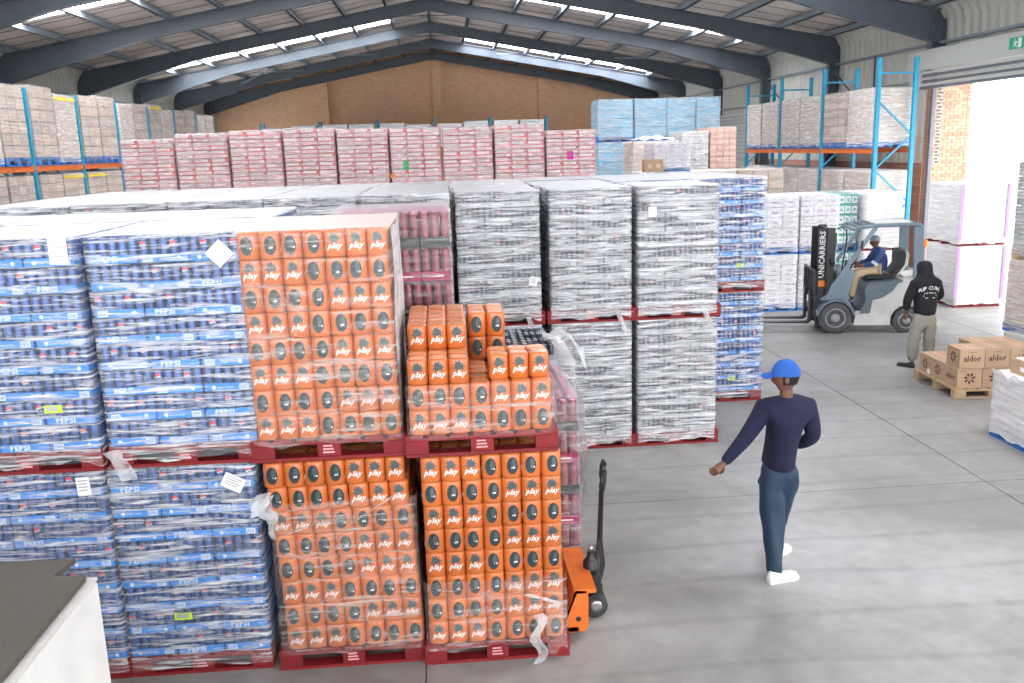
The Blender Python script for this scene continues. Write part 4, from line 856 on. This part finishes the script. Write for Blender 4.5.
# mixed stacks in front of the water
for (k_, x, y, n_, sz, nm_, sx) in ((K_cream, 5.27, 22.0, 3, 1.175, 'cream cartons in torn film', 1.12), (K_cgrey, 6.235, 22.0, 3, 1.24, 'grey wrapped cartons', .78), (K_cpink, 6.935, 22.0, 3, 1.27, 'pinkish cartons', .76)):
    for l in range(n_):
        o = place(k_, WP, 'pallet of %s in front of the bottled water, %s' % (nm_, ('bottom tier', 'middle tier', 'top tier')[l]), PL, (x, y, sz*l), 0, 'mixed far pallet loads'); o.scale = (sx, 1, sz/k_.h)
    if k_ is K_cream: sheet(lambda u, v: (-.45+.9*u, .1+.6*v, k_.h+.05+.10*math.sin(3.1*u)*math.sin(3*v)+.03*math.sin(19*u+4*v)), 12, 6, 'torn_film', 'film_white', o)
for (k_, x, nm_) in ((K_white, 4.85, 'white cartons'), (K_cream, 5.90, 'light brown cartons'), (K_cart, 6.95, 'brown cartons')):
    for l in range(2):
        o = place(k_, WP, 'pallet of %s in the row behind the grey block, %s tier' % (nm_, ('lower', 'upper')[l]), PL, (x, 19.4, 1.43*l), 0, 'mixed far pallet loads'); o.scale = (1, 1, 1.425/k_.h)
o = place(K_white, WP, 'short pallet of white cartons on top of the stack left of the pinkish cartons', PL, (5.05, 19.6, 2.865), 0, 'mixed far pallet loads'); o.scale = (.80, .8, .52)
bx = thing('carton', 'brown carton with round marks standing on the row behind the grey block', 'carton', (4.62, 19.45, 2.862)); bb = MB().box(-.2, 0, 0, .2, .3, .27, 0, .005)
for q in (-.09, .09): bb.flat(oval(.05, .05, 10, q, .13), lambda x, y: (x, -.002, y), 1)
bb.build('box', ['carton', 'carton_light'], bx)
# white loads behind the forklift
for (k_, x, lab, sx) in ((K_white, 6.74, 'behind the fork tips', 1.0), (K_white, 7.68, 'behind the forklift mast', .80)):
    for l in range(2):
        o = place(k_, WP, 'pallet of white and lilac cartons %s, %s tier' % (lab, ('lower', 'upper')[l]), PL, (x, 17.95, 1.175*l), 0, 'white carton loads behind the forklift'); o.scale = (sx, 1, 1.17/k_.h)
for l in range(2):
    o = place(K_teal, WP, 'pallet of teal and white cases between the white loads behind the forklift, %s tier' % ('lower', 'upper')[l], PL, (8.33, 18.1, 1.175*l), 0); o.scale = (.46, 1, 1.17/K_teal.h)
    o = place(K_whiter, WP, 'bright white wrapped load on a red pallet behind the forklift driver, %s tier' % ('lower', 'upper')[l], PL, (9.0, 17.95, 1.18*l), 0); o.scale = (.80, 1, 1.175/K_whiter.h)

# ---------------------------------------------------------------- racking
def upright(root, p_front, p_rear, ztop, wd=.09):
    for p in (p_front, p_rear):
        b = MB().box(p[0]-wd/2, p[1]-wd/2, 0, p[0]+wd/2, p[1]+wd/2, ztop).box(p[0]-wd*.8, p[1]-wd*.8, 0, p[0]+wd*.8, p[1]+wd*.8, .012)
        for k in range(int(ztop/.15)): b.box(p[0]-wd/2-.001, p[1]-.012, .1+.15*k, p[0]+wd/2+.001, p[1]+.012, .13+.15*k, 1)
        b.build('upright', ['rack_blue', 'black_metal'], root)
    a, c = Vector((p_front[0], p_front[1], 0)), Vector((p_rear[0], p_rear[1], 0)); z = .3; k = 0
    MB().beam(a+Vector((0, 0, .25)), c+Vector((0, 0, .25)), .04, .04).build('brace', 'rack_blue', root)
    while z+.75 < ztop-.3:
        q0, q1 = (a, c) if k % 2 else (c, a); MB().beam(q0+Vector((0, 0, z)), q1+Vector((0, 0, z+.8)), .035, .035).build('brace', 'rack_blue', root); z += .8; k += 1
    MB().beam(a+Vector((0, 0, ztop-.35)), c+Vector((0, 0, ztop-.35)), .04, .04).build('brace', 'rack_blue', root)
def rack(label, ends, front, rear, ztops, beams, along='y'):
    root = thing('pallet_rack', label, 'rack', (0, 0, 0))
    f = (lambda e, d: (d, e)) if along == 'y' else (lambda e, d: (e, d))
    for i, e in enumerate(ends): upright(root, f(e, front), f(e, rear), ztops[i] if isinstance(ztops, list) else ztops)
    for i in range(len(ends)-1):
        for z in beams:
            for d in (front, rear):
                a, c = f(ends[i]+.05, d), f(ends[i+1]-.05, d); MB().beam((*a, z-.06), (*c, z-.06), .05, .12).build('beam', 'rack_orange', root)
                for q, sg_ in ((a, 1), (c, -1)): MB().beam((*q, z-.15), (*q, z+.03), .06, .07).build('beam_end_plate', 'rack_orange', root)
    return root
rY = [21.27+3.03*k for k in range(4)]
rack('blue and orange pallet racking along the right wall next to the roller door', rY, 10.40, 11.30, 5.27, [1.42, 3.20])
seq = ['nearest', 'second', 'third', 'fourth', 'fifth', 'sixth']
for j in range(3):
    for q in range(2):
        y = rY[j]+.80+q*1.43; i = j*2+q
        for z, lv, hh, kk in ((3.205, 'upper', 1.40, K_creamf if i != 1 else K_cart), (1.425, 'middle', 1.23, K_creamf), (0, 'bottom', 1.22, K_cart)):
            o = place(kk, WP, 'pallet of brown cartons on the right rack, %s shelf, %s from the door' % (lv, seq[i]), PL, (10.35, y, z), -PI/2, 'carton loads on the right rack'); o.scale = (1.28, .86, hh/kk.h)
lY = [18.58+2.82*k for k in range(8)]
rack('blue and orange pallet racking along the left wall', lY, -9.0, -9.96, 5.07, [1.85, 3.38])
for j in range(7):
    for q in range(2):
        y = lY[j]+.765+q*1.29; i = j*2+q
        for z, lv, hh, kk in ((3.385, 'upper', 1.70+.06*((i*7) % 3-1), K_cart if i % 3 else K_creamf), (1.855, 'middle', 1.32, K_cart)):
            o = place(kk, WP, 'pallet of brown cartons on the left rack, %s shelf, %s half of bay %s' % (lv, ('near', 'far')[q], ['one', 'two', 'three', 'four', 'five', 'six', 'seven'][j]), PL, (-8.95, y, z), PI/2, 'carton loads on the left rack'); o.scale = (1.19, .76, hh/kk.h)
            if i in (3, 8) or (lv == 'middle' and i in (3, 4)): t_ = MB().box(-.5, -.02, kk.h-.12, .5, -.012, kk.h-.05).build('yellow_band', 'yellow', o)
bX = [-9.3+3.06*k for k in range(6)]
rack('blue and orange pallet racking in front of the brick back wall', bX, 50.0, 51.0, 5.15, [2.0, 3.55], 'x')
for j in range(5):
    for q in range(2):
        x = bX[j]+.82+q*1.42
        o = place(K_whiter, WP, 'white wrapped load on the far rack, %s from its left end' % ['first', 'second', 'third', 'fourth', 'fifth', 'sixth', 'seventh', 'eighth', 'ninth', 'tenth'][j*2+q], PL, (x, 49.9, 3.555), 0, 'loads on the far rack'); o.scale = (1.28, .85, 1.40/K_whiter.h*(1 if (j+q) % 3 else .93))

# ---------------------------------------------------------------- pallet jack
pj = thing('pallet_jack', 'orange hand pallet jack with a tall black handle beside the lower orange drink load', 'pallet jack', (.87, 6.40, 0))
for y in (-.27, .27):
    f = MB(); f.prism([(.0, .045), (-.98, .045), (-1.08, .055), (-1.10, .07), (-1.06, .085), (.0, .085)], y-.075, y+.075, 'y'); f.build('fork', 'jack_orange', pj)
    MB().lathe([(.035, -.05), (.04, -.045), (.04, .045), (.035, .05)], -.98, y, 12, 0, 'y', cz=.041).build('load_roller', 'rubber', pj)
fb = MB()
fb.prism([(-.14, .05), (.05, .05), (.075, .10), (.06, .36), (-.02, .37), (-.045, .30)], -.345, -.325, 'y'); fb.prism([(-.14, .05), (.05, .05), (.075, .10), (.06, .36), (-.02, .37), (-.045, .30)], .325, .345, 'y')
fb.add([(-.14, -.345, .055), (-.14, .345, .055), (-.02, .345, .37), (-.02, -.345, .37), (-.12, -.345, .055), (-.12, .345, .055), (0, .345, .37), (0, -.345, .37)], [(3, 2, 1, 0), (4, 5, 6, 7), (0, 1, 5, 4), (2, 3, 7, 6), (0, 4, 7, 3), (1, 2, 6, 5)], 0)
fb.box(-.03, -.345, .345, .13, .345, .375); fb.prism([(.03, .05), (.075, .1), (.075, .345), (.055, .345), (.045, .1)], -.33, .33, 'y'); fb.build('frame_head', 'jack_orange', pj)
MB().lathe([(.012, -.001), (.02, -.001), (.02, .002)], .0, -.347, 12, 0, 'y', cz=.15).build('pivot_hole', 'black_metal', pj)
hy = MB(); hy.lathe([(.055, .2), (.06, .21), (.06, .42), (.045, .44), (.03, .46), (.03, .50)], .15, 0, 14); hy.box(.10, -.10, .20, .22, .10, .28, 0, .01); hy.lathe([(.035, -.13), (.04, -.12), (.04, .12), (.035, .13)], .17, 0, 12, 0, 'y', cz=.33); hy.build('pump_unit', 'black_metal', pj)
MB().lathe([(.02, .50), (.024, .50), (.024, .54), (.01, .55)], .15, 0, 12).build('piston', 'bare_steel', pj)
for y in (-.06, .06):
    w_ = MB(); w_.lathe([(.055, -.024), (.088, -.024), (.092, -.018), (.092, .018), (.088, .024), (.055, .024)], .17, y, 20, 0, 'y', cz=.092); wh = w_.build('steer_wheel', 'rubber', pj)
    MB().lathe([(.02, -.028), (.05, -.028), (.05, .028), (.02, .028)], .17, y, 14, 0, 'y', cz=.092).build('hub', 'bare_steel', wh)
MB().box(.145, -.085, .08, .195, .085, .22, 0, .008).build('axle_bracket', 'black_metal', pj)
h = MB(); h.tube([(.19, 0, .32), (.215, 0, .50), (.235, 0, .98)], [.028, .022, .019], 10); h.prism([(.155, .28), (.23, .28), (.255, .40), (.235, .60), (.205, .60), (.18, .44)], -.022, .022, 'y')
hd_ = h.build('handle_shaft', 'black_metal', pj)
g = MB(); pts = [(.235, 0, .97), (.238, -.045, 1.0), (.243, -.070, 1.06), (.25, -.070, 1.14), (.255, -.035, 1.19), (.256, .035, 1.19), (.25, .070, 1.14), (.243, .070, 1.06), (.238, .045, 1.0), (.235, 0, .97)]
g.tube(pts, .015, 8); g.tube([(.25, -.07, 1.11), (.25, .07, 1.11)], .012, 8); g.build('loop_grip', 'rubber', pj)
MB().beam((.262, .01, 1.12), (.268, .01, 1.02), .012, .02).build('release_lever', 'bare_steel', pj)

# ---------------------------------------------------------------- brown cartons on a wooden pallet
wp = thing('wooden_pallet', 'bare wooden pallet under the brown cartons in front of the hooded person', 'pallet', (7.30, 11.26, 0), -.05)
for nme, me in PP['pallet_wood'][0]:
    o = obj(nme, me, wp); o.scale = (1.10, .95, .9)
fl_ = petals(.085, 7, .018)
def aldor_box(x, y, z, faces, lab, rz=-.05):
    t = thing('carton', lab, 'carton', (x, y, z), rz, 'brown cartons with dark printed logo'); b = MB(); w_, d_, h_ = .335, .345, .268; b.box(-w_/2, 0, 0, w_/2, d_, h_, 0, .004)
    b.flat(rect(-.03, .0, .03, d_), lambda x, y: (x, y, h_+.001), 2)
    F4 = {'f': lambda x, y: (x, -.0015, h_/2+y), 'l': lambda x, y: (-w_/2-.0015, d_/2-x, h_/2+y), 'r': lambda x, y: (w_/2+.0015, d_/2+x, h_/2+y)}
    for k, v in faces.items():
        if v == 'a': b.flat(T_ALDOR, lambda x, y, f=F4[k]: f(x*.85, y*.85), 1); b.flat(rect(-.05, .085, .05, .09), F4[k], 1)
        if v == 'p': b.flat(fl_, F4[k], 1); b.flat(rect(-.13, .095, -.05, .102), F4[k], 1)
        if v == 'w': b.flat(fl_, F4[k], 1); b.flat(rect(.07, -.12, .15, -.05), F4[k], 3)
    b.build('box', ['carton', 'print_brown', 'carton_pink', 'paper'], t)
c_, s_ = math.cos(-.05), math.sin(-.05)
rw = ['front', 'middle', 'back']; cl_ = ['left', 'centre', 'right']; zb = .136
for j in range(3):
    for i in range(3):
        lx, ly = (i-1)*.342, .03+j*.355; aldor_box(7.30+lx*c_-ly*s_, 11.26+lx*s_+ly*c_, zb, {'f': 'pwa'[i], 'l': 'apw'[(j+0) % 3] if j != 0 else 'a'}, 'brown printed carton, lower layer, %s row, %s, on the wooden pallet' % (rw[j], cl_[i]))
for j in range(2):
    for i in range(3):
        lx, ly = (i-1)*.342+.01, .02+j*.355
        if j == 1 and i == 0: continue
        aldor_box(7.30+lx*c_-ly*s_, 11.26+lx*s_+ly*c_, zb+.27, {'f': 'a', 'l': 'p'}, 'brown printed carton, upper layer, %s row, %s, on the wooden pallet' % (rw[j], cl_[i]))

# ---------------------------------------------------------------- right edge
K_mix = fix(make_kind(1.0, 1.15, 4, .155, 4, 4, [case(.245, .285, .15, 'lilac')], ['carton_white', 'carton_pink', 'carton_light'], 'carton', 'rear_cartons', 'film_white', pal='pallet_blue', full=True))
rf = place(K_mix, WP, 'white film-wrapped pallet load on a blue pallet at the right edge of the floor', PL, (6.33, 9.34, 0), -PI/2+.0)
sheet(lambda u, v: (-.52+1.04*u, -.03+.04*v-.05*(v > .5)*0, .79-.10*v+.03*math.sin(17*u)+.02*math.sin(31*u+2)), 24, 5, 'film_edge', 'film_white', rf)
for q, (x, y) in enumerate(((6.62, 9.58), (6.96, 9.58), (6.62, 9.21), (6.98, 9.21))):
    t = thing('carton', ('brown open-topped carton of packs on the wrapped load at the right edge, %s' % ('back left', 'back right', 'front left', 'front right')[q]), 'carton', (x, y, .775), .02, 'cartons on the right-edge load'); b = MB(); b.box(-.16, -.17, 0, .16, .17, .17, 0, .004); b.flat(rect(-.13, .03, .13, .13), lambda x, y: (x, -.1715, y), 1); b.flat(rect(-.10, .05, .0, .10), lambda x, y: (-.1615, x, y), 2)
    b.box(-.13, -.14, .17, .13, .14, .178, 2); b.build('box', ['carton', 'carton_light', 'paper'], t)
K_gg = fix(make_kind(1.0, 1.15, 6, .20, 3, 4, [case(.33, .285, .195, 'carton')], ['green_grey', 'carton_light', 'carton_grey'], 'carton', 'rear_cartons', 'film_grey', pal='pallet_wood'))
for kk, z, hh, lab in ((K_mix, 0, .63, 'low wrapped cartons, bottom of the tall stack at the right edge'), (K_cream, .635, 1.05, 'wrapped light cartons, middle of the tall stack at the right edge'), (K_gg, 1.69, 1.38, 'grey-green bulging wrapped load, top of the tall stack at the right edge')):
    o = place(kk, WP, lab, PL, (8.68, 11.35, z), 0, 'tall stack at the right edge'); o.scale = (1, 1, hh/kk.h)
    if kk is K_cream: label_on(o, -.42, 1.05, .10, .12, 'yellow')
for l in range(2):
    o = place(K_whiter, WP, 'bright white load with lilac corner strips by the door, %s tier' % ('lower', 'upper')[l], PL, (10.88, 17.5, 1.25*l), 0, 'white loads by the door'); o.scale = (.98, 1, 1.245/K_whiter.h)
    for xx in (-.5, .5): MB().box(xx-.035, -.03, .15, xx+.035, -.017, K_whiter.h-.01).build('corner_strip', 'case_lilac', o)

# ---------------------------------------------------------------- forklift
FX, FY, FA = 7.74, 15.97, math.atan2(.2, -.98)
fk = thing('forklift', 'white and grey forklift with a black mast, driven towards the left', 'forklift', (FX, FY, 0), FA)
def wheel(x, y, r, wd):
    s_ = 1 if y > 0 else -1; t = MB(); t.lathe([(r*.62, -wd/2), (r*.93, -wd/2), (r, -wd*.36), (r, wd*.36), (r*.93, wd/2), (r*.62, wd/2)], x, y, 28, 0, 'y', cz=r)
    for k in range(22):
        a = 2*PI*k/22; t.beam((x+(r*.985)*math.cos(a), y-wd*.40, r+r*.985*math.sin(a)), (x+(r*.985)*math.cos(a+.08), y+wd*.40, r+r*.985*math.sin(a+.08)), .022, .03)
    o = t.build('wheel', 'tyre', fk); q = MB(); yy = y+s_*wd/2
    q.lathe([(r*.60, -.012), (r*.64, .006), (r*.56, .012), (r*.52, -.02), (r*.30, -.03), (r*.26, .025), (r*.10, .03), (r*.05, .03)], x, yy, 24, 0, 'y', cz=r) if s_ > 0 else q.lathe([(r*.05, -.03), (r*.26, -.025), (r*.3, .03), (r*.6, .012)], x, yy, 24, 0, 'y', cz=r)
    q.build('rim', 'rim', o); n_ = MB()
    for k in range(6): a = 2*PI*k/6; n_.lathe([(.010, -.01), (.010, .02), (.005, .024)], x+r*.40*math.cos(a), yy-s_*.01, 6, 0, 'y', cz=r+r*.40*math.sin(a))
    n_.build('wheel_nuts', 'black_metal', o)
for (x, y, r, wd) in ((.62, .40, .285, .20), (.62, -.40, .285, .20), (-.62, .38, .225, .15), (-.62, -.38, .225, .15)): wheel(x, y, r, wd)
def arc(cx, cz, r, a0, a1, n=8): return [(cx+r*math.cos(a0+(a1-a0)*k/n), cz+r*math.sin(a0+(a1-a0)*k/n)) for k in range(n+1)]
b = MB(); pr_ = [(.27, .14)] + [(-.35, .14)] + arc(-.62, .225, .28, -.1, PI+.1) + [(-.97, .26), (-1.04, .40), (-1.06, .80), (-1.0, .96), (-.90, 1.0), (-.50, .98), (-.42, .88), (-.34, .74), (-.18, .64), (-.02, .60), (.0, .42), (.27, .40)]
b.prism(pr_, -.44, .44); b.build('counterweight_body', 'fork_white', fk)
MB().prism([(.30, .16), (-.34, .16), (-.34, .34), (.26, .34)], .44, .475).prism([(.30, .16), (-.34, .16), (-.34, .34), (.26, .34)], -.475, -.44).build('side_step', 'fork_white', fk)
MB().prism([(.02, .36), (-.02, .60), (-.20, .66), (-.36, .77), (-.44, .90), (-.52, .93), (-.52, .97), (.06, .90), (.13, .80), (.10, .60), (.20, .36)], -.36, .455).build('seat_deck', 'fork_grey', fk)
b = MB(); b.prism([(.88, .60), (.62, .60)]+[(x, z) for x, z in arc(.62, .285, .34, PI/2, PI*.93, 7)]+[(.28, .30), (.26, .40), (.40, .62), (.34, .95), (.30, 1.12), (.42, 1.16), (.60, .92), (.74, .74)], -.40, .40); b.build('front_cowl', 'fork_bluegrey', fk)
for y0_, y1_ in ((.30, .52), (-.52, -.30)): MB().prism(arc(.62, .285, .335, .15, PI*.95, 10)+arc(.62, .285, .31, PI*.95, .15, 10), y0_, y1_).build('mudguard', 'fork_bluegrey', fk)
MB().box(.05, -.36, .38, .50, .40, .42).build('floor_plate', 'black_metal', fk)
MB().box(-1.0, -.30, .99, -.55, .30, 1.03, 0, .01).build('engine_hood', 'fork_white', fk)
MB().lathe([(.10, .0), (.12, .01), (.12, .015), (.04, .02)], -.84, .44, 16, 0, 'y', cz=.60).build('rear_recess', 'black_metal', fk)
MB().box(-1.07, -.40, .48, -1.05, .40, .60).build('rear_bumper_strip', 'fork_grey', fk)
st = MB().box(-.44, -.24, .93, .07, .24, 1.03, 0, .03).build('seat_cushion', 'seat_black', fk)
bb = MB(); bb.prism([(-.36, 1.0), (-.46, 1.0), (-.60, 1.20), (-.62, 1.40), (-.55, 1.46), (-.50, 1.42), (-.50, 1.2)], -.23, .23); bb.build('seat_backrest', 'seat_black', fk)
MB().prism([(-.47, 1.0), (-.50, 1.0), (-.66, 1.20), (-.68, 1.40), (-.62, 1.47), (-.61, 1.2)], -.20, .20).build('seat_shell', 'fork_white', fk)
for y in (.42, -.42):
    b = MB(); b.beam((.76, y, .62), (.66, y, .90), .06, .07); b.beam((.66, y, .88), (-.02, y, 1.90), .055, .065); b.build('front_pillar', 'fork_bluegrey', fk)
    b = MB(); b.beam((-.78, y, .98), (-.74, y, 1.90), .16, .06, up=(0, 1, 0)); b.build('rear_pillar', 'fork_bluegrey', fk)
b = MB()
for y in (.43, -.43): b.tube([(.34, y, 1.86), (.30, y, 1.90), (-.02, y, 1.93), (-.66, y, 1.95), (-.76, y, 1.93), (-.79, y, 1.86)], .035, 8)
for k in range(8): b.beam((.28-.14*k, -.42, 1.915+.004*k), (.28-.14*k, .42, 1.915+.004*k), .03, .045)
b.tube([(.34, -.43, 1.87), (.34, .43, 1.87)], .03, 8); b.build('guard_roof', 'fork_bluegrey', fk)
MB().box(-.70, -.40, 1.955, -.02, .40, 1.972, 0, .004).build('roof_cover', 'fork_white', fk)
MB().lathe([(.05, 0), (.055, .02), (.05, .10), (.02, .13)], -.86, .40, 12, cz=1.55).build('beacon', 'lamp_orange', fk)
MB().box(-.86, .36, 1.52, -.78, .44, 1.555).build('beacon_bracket', 'fork_grey', fk)
for y in (.44, -.44):
    MB().lathe([(.03, -.04), (.055, -.03), (.06, .02), (.055, .035)], .70, y, 14, 0, 'x', cz=1.30).build('headlamp', 'black_metal' if y > 0 else 'lamp_red', fk)
    MB().beam((.62, y, 1.24), (.70, y, 1.24), .02, .02).build('lamp_bracket', 'black_metal', fk)
MB().box(.20, .46, 1.52, .23, .50, 1.68, 0, .01).beam((.215, .44, 1.60), (.30, .43, 1.47), .012, .012).build('mirror', 'black_metal', fk)
sw_ = MB(); sw_.tube([(.30+.10*math.cos(2*PI*k/16)*.6, .17*math.sin(2*PI*k/16), 1.18-.10*math.cos(2*PI*k/16)*.9) for k in range(17)], .013, 6); sw_.tube([(.30, 0, 1.18), (.38, 0, 1.05)], .02, 6); sw_.tube([(.30, -.16, 1.18), (.30, .16, 1.18)], .01, 6); sw_.build('steering_wheel', 'black_metal', fk)
for k in range(3): MB().tube([(.34, -.22-.04*k, 1.05), (.30, -.22-.04*k, 1.22), (.30, -.22-.04*k, 1.24)], [.006, .006, .014], 6).build('lever', 'black_metal', fk)
# mast
ms_ = obj('mast', MB().box(.72, -.30, .10, .80, .30, .20).box(.72, -.30, 1.78, .80, .30, 1.88).box(.72, -.30, 1.0, .76, .30, 1.08).mesh('mast', 'black_metal'), fk)
for y in (.36, -.36):
    MB().box(.66, y-.035, .08, .80, y+.035, 1.90, 0, .006).build('outer_rail', 'black_metal', ms_); s_ = 1 if y > 0 else -1
    MB().box(.80, y-s_*.07-.03, .10, .93, y-s_*.07+.03, 1.88, 0, .006).build('inner_rail', 'black_metal', ms_)
    MB().tube([(.62, y-s_*.10, .2), (.62, y-s_*.10, 1.1)], .035, 10).tube([(.62, y-s_*.10, 1.1), (.62, y-s_*.10, 1.80)], .02, 8).build('lift_cylinder', 'bare_steel', ms_)
    MB().tube([(.56, y, .75), (.36, y*.9, .80)], .03, 8).build('tilt_cylinder', 'black_metal', ms_)
MB().tube([(.60, .22, 1.86), (.52, .22, 1.90), (.44, .22, 1.84), (.42, .22, 1.70), (.50, .24, 1.0)], .014, 6).build('hose', 'rubber', ms_)
for y in (.10, -.10): MB().beam((.84, y, .5), (.84, y, 1.8), .025, .012).build('lift_chain', 'bare_steel', ms_)
lt = MB(); lt.flat(T_UNI, lambda x, y: (.86+y*.95, .333, 1.42+x*.92)); lt.build('lettering', 'print_white', ms_)
MB().box(.82, .322, 1.42-.03, .91, .331, 1.42+.03).build('name_plate_back', 'black_metal', ms_); MB().box(.80, .330, .84, .91, .336, .95).build('orange_logo', 'lamp_orange', ms_)
MB().box(.795, .318, .78, .925, .330, 1.85).build('mast_cover', 'black_metal', ms_)
ca = MB(); ca.box(.95, -.42, .30, 1.0, .42, .38).box(.95, -.42, .62, 1.0, .42, .70); ca.build('carriage', 'black_metal', fk)
lb = MB()
for z in (.70, 1.12): lb.box(.98, -.48, z, 1.01, .48, z+.035)
for k in range(7): y = -.47+.94*k/6; lb.box(.98, y-.014, .30 if k in (0, 6) else .62, 1.01, y+.014, 1.14)
lb.build('load_backrest', 'black_metal', fk)
for y in (.22, -.22): MB().prism([(1.0, .75), (1.045, .75), (1.045, .22), (1.09, .19), (2.1, .175), (2.1, .165), (1.05, .15), (1.0, .19)], y-.06, y+.06).build('fork_tine', 'black_metal', fk)
MB().prism([(.50, .42), (.78, .45), (.76, .95), (.55, .95)], -.26, .26).build('front_guard_sheet', 'fork_grey', fk)
# driver
def driver():
    root = thing('person', 'person in blue work shirt, light trousers and grey knit cap driving the forklift', 'person', (FX, FY, .42), FA)
    Z = -.42; Q = lambda x, y, z, *r: (x, y, z+Z)+r
    P = {'pel': Q(-.22, 0, 1.12, .07, .07), 'wai': Q(-.23, 0, 1.20, .06, .07), 'che': Q(-.20, 0, 1.38, .06, .09), 'nk': Q(-.16, 0, 1.50, .045), 'hd': Q(-.14, 0, 1.57, .04),
         'ls': Q(-.19, .16, 1.44, .05), 'le': Q(-.08, .22, 1.22, .04), 'lw': Q(.14, .14, 1.19, .028), 'rs': Q(-.19, -.16, 1.44, .05), 're': Q(-.08, -.22, 1.22, .04), 'rw': Q(.14, -.12, 1.20, .028),
         'lh': Q(-.18, .09, 1.09, .05), 'lk': Q(.20, .13, 1.02, .055), 'la': Q(.27, .13, .56, .04), 'rh': Q(-.18, -.09, 1.09, .05), 'rk': Q(.20, -.13, 1.02, .055), 'ra': Q(.30, -.13, .56, .04)}
    E_ = chain(['pel', 'wai', 'che', 'nk', 'hd'])+chain(['che', 'ls', 'le', 'lw'])+chain(['che', 'rs', 're', 'rw'])+chain(['pel', 'lh', 'lk', 'la'])+chain(['pel', 'rh', 'rk', 'ra'])
    mb = skin('b', P, E_, 0, root); xf = head(mb, Q(-.125, 0, 1.60), PI/2, 0, .88)
    hand(mb, P['lw'][:3], (1, -.1, .0), -1, .8, (0, .3, 1), .9); hand(mb, P['rw'][:3], (1, .1, .0), 1, .8, (0, -.3, 1), .9); mb.build('body', ['skin', 'hair', 'eye_white'], root)
    S = {'a': Q(-.22, 0, 1.04, .135, .155), 'b': Q(-.23, 0, 1.22, .13, .155), 'c': Q(-.20, 0, 1.38, .125, .165), 'd': Q(-.17, 0, 1.47, .075, .09), 'ls': Q(-.19, .165, 1.42, .068), 'le': Q(-.08, .225, 1.22, .058), 'lw': Q(.10, .155, 1.19, .042),
         'rs': Q(-.19, -.165, 1.42, .068), 're': Q(-.08, -.225, 1.22, .058), 'rw': Q(.10, -.135, 1.20, .042)}
    skin('s', S, chain(['a', 'b', 'c', 'd'])+chain(['d', 'ls', 'le', 'lw'])+chain(['d', 'rs', 're', 'rw']), 0, root).build('work_shirt', 'workshirt', root)
    MB().tube([Q(-.10, .221, 1.26), Q(-.065, .222, 1.215)], .064, 12).build('reflective_band', 'reflective', root)
    T = {'p': Q(-.22, 0, 1.10, .12, .14), 'lh': Q(-.14, .09, 1.09, .09), 'lk': Q(.21, .13, 1.03, .075), 'la': Q(.275, .13, .60, .065), 'rh': Q(-.14, -.09, 1.09, .09), 'rk': Q(.21, -.13, 1.03, .075), 'ra': Q(.305, -.13, .60, .065)}
    skin('t', T, chain(['p', 'lh', 'lk', 'la'])+chain(['p', 'rh', 'rk', 'ra']), 0, root).build('trousers', 'tan_trouser', root)
    for (x, y) in ((.22, .13), (.25, -.13)):
        s = MB(); shoe(s, Q(x, y, .42), (1, 0), .27); s.build('shoe', ['black_metal', 'rubber'], root)
    cap = MB(); V = []; nu, nv = 18, 6
    for j in range(nv+1):
        q = PI/2*j/nv
        for i in range(nu): th = 2*PI*i/nu; V.append(xf(.090*math.cos(q)*math.sin(th), -.108*math.cos(q)*math.cos(th)+.004, .028+.11*math.sin(q)))
    cap.add(V, [(j*nu+i, j*nu+(i+1) % nu, (j+1)*nu+(i+1) % nu, (j+1)*nu+i) for j in range(nv) for i in range(nu)], 0, True); cap.build('knit_cap', 'beanie', root)
driver()
for k in list(bpy.data.objects):
    if k.name.startswith('proto') and 'label' not in k:
        for ch in list(k.children_recursive): bpy.data.objects.remove(ch)
        bpy.data.objects.remove(k)
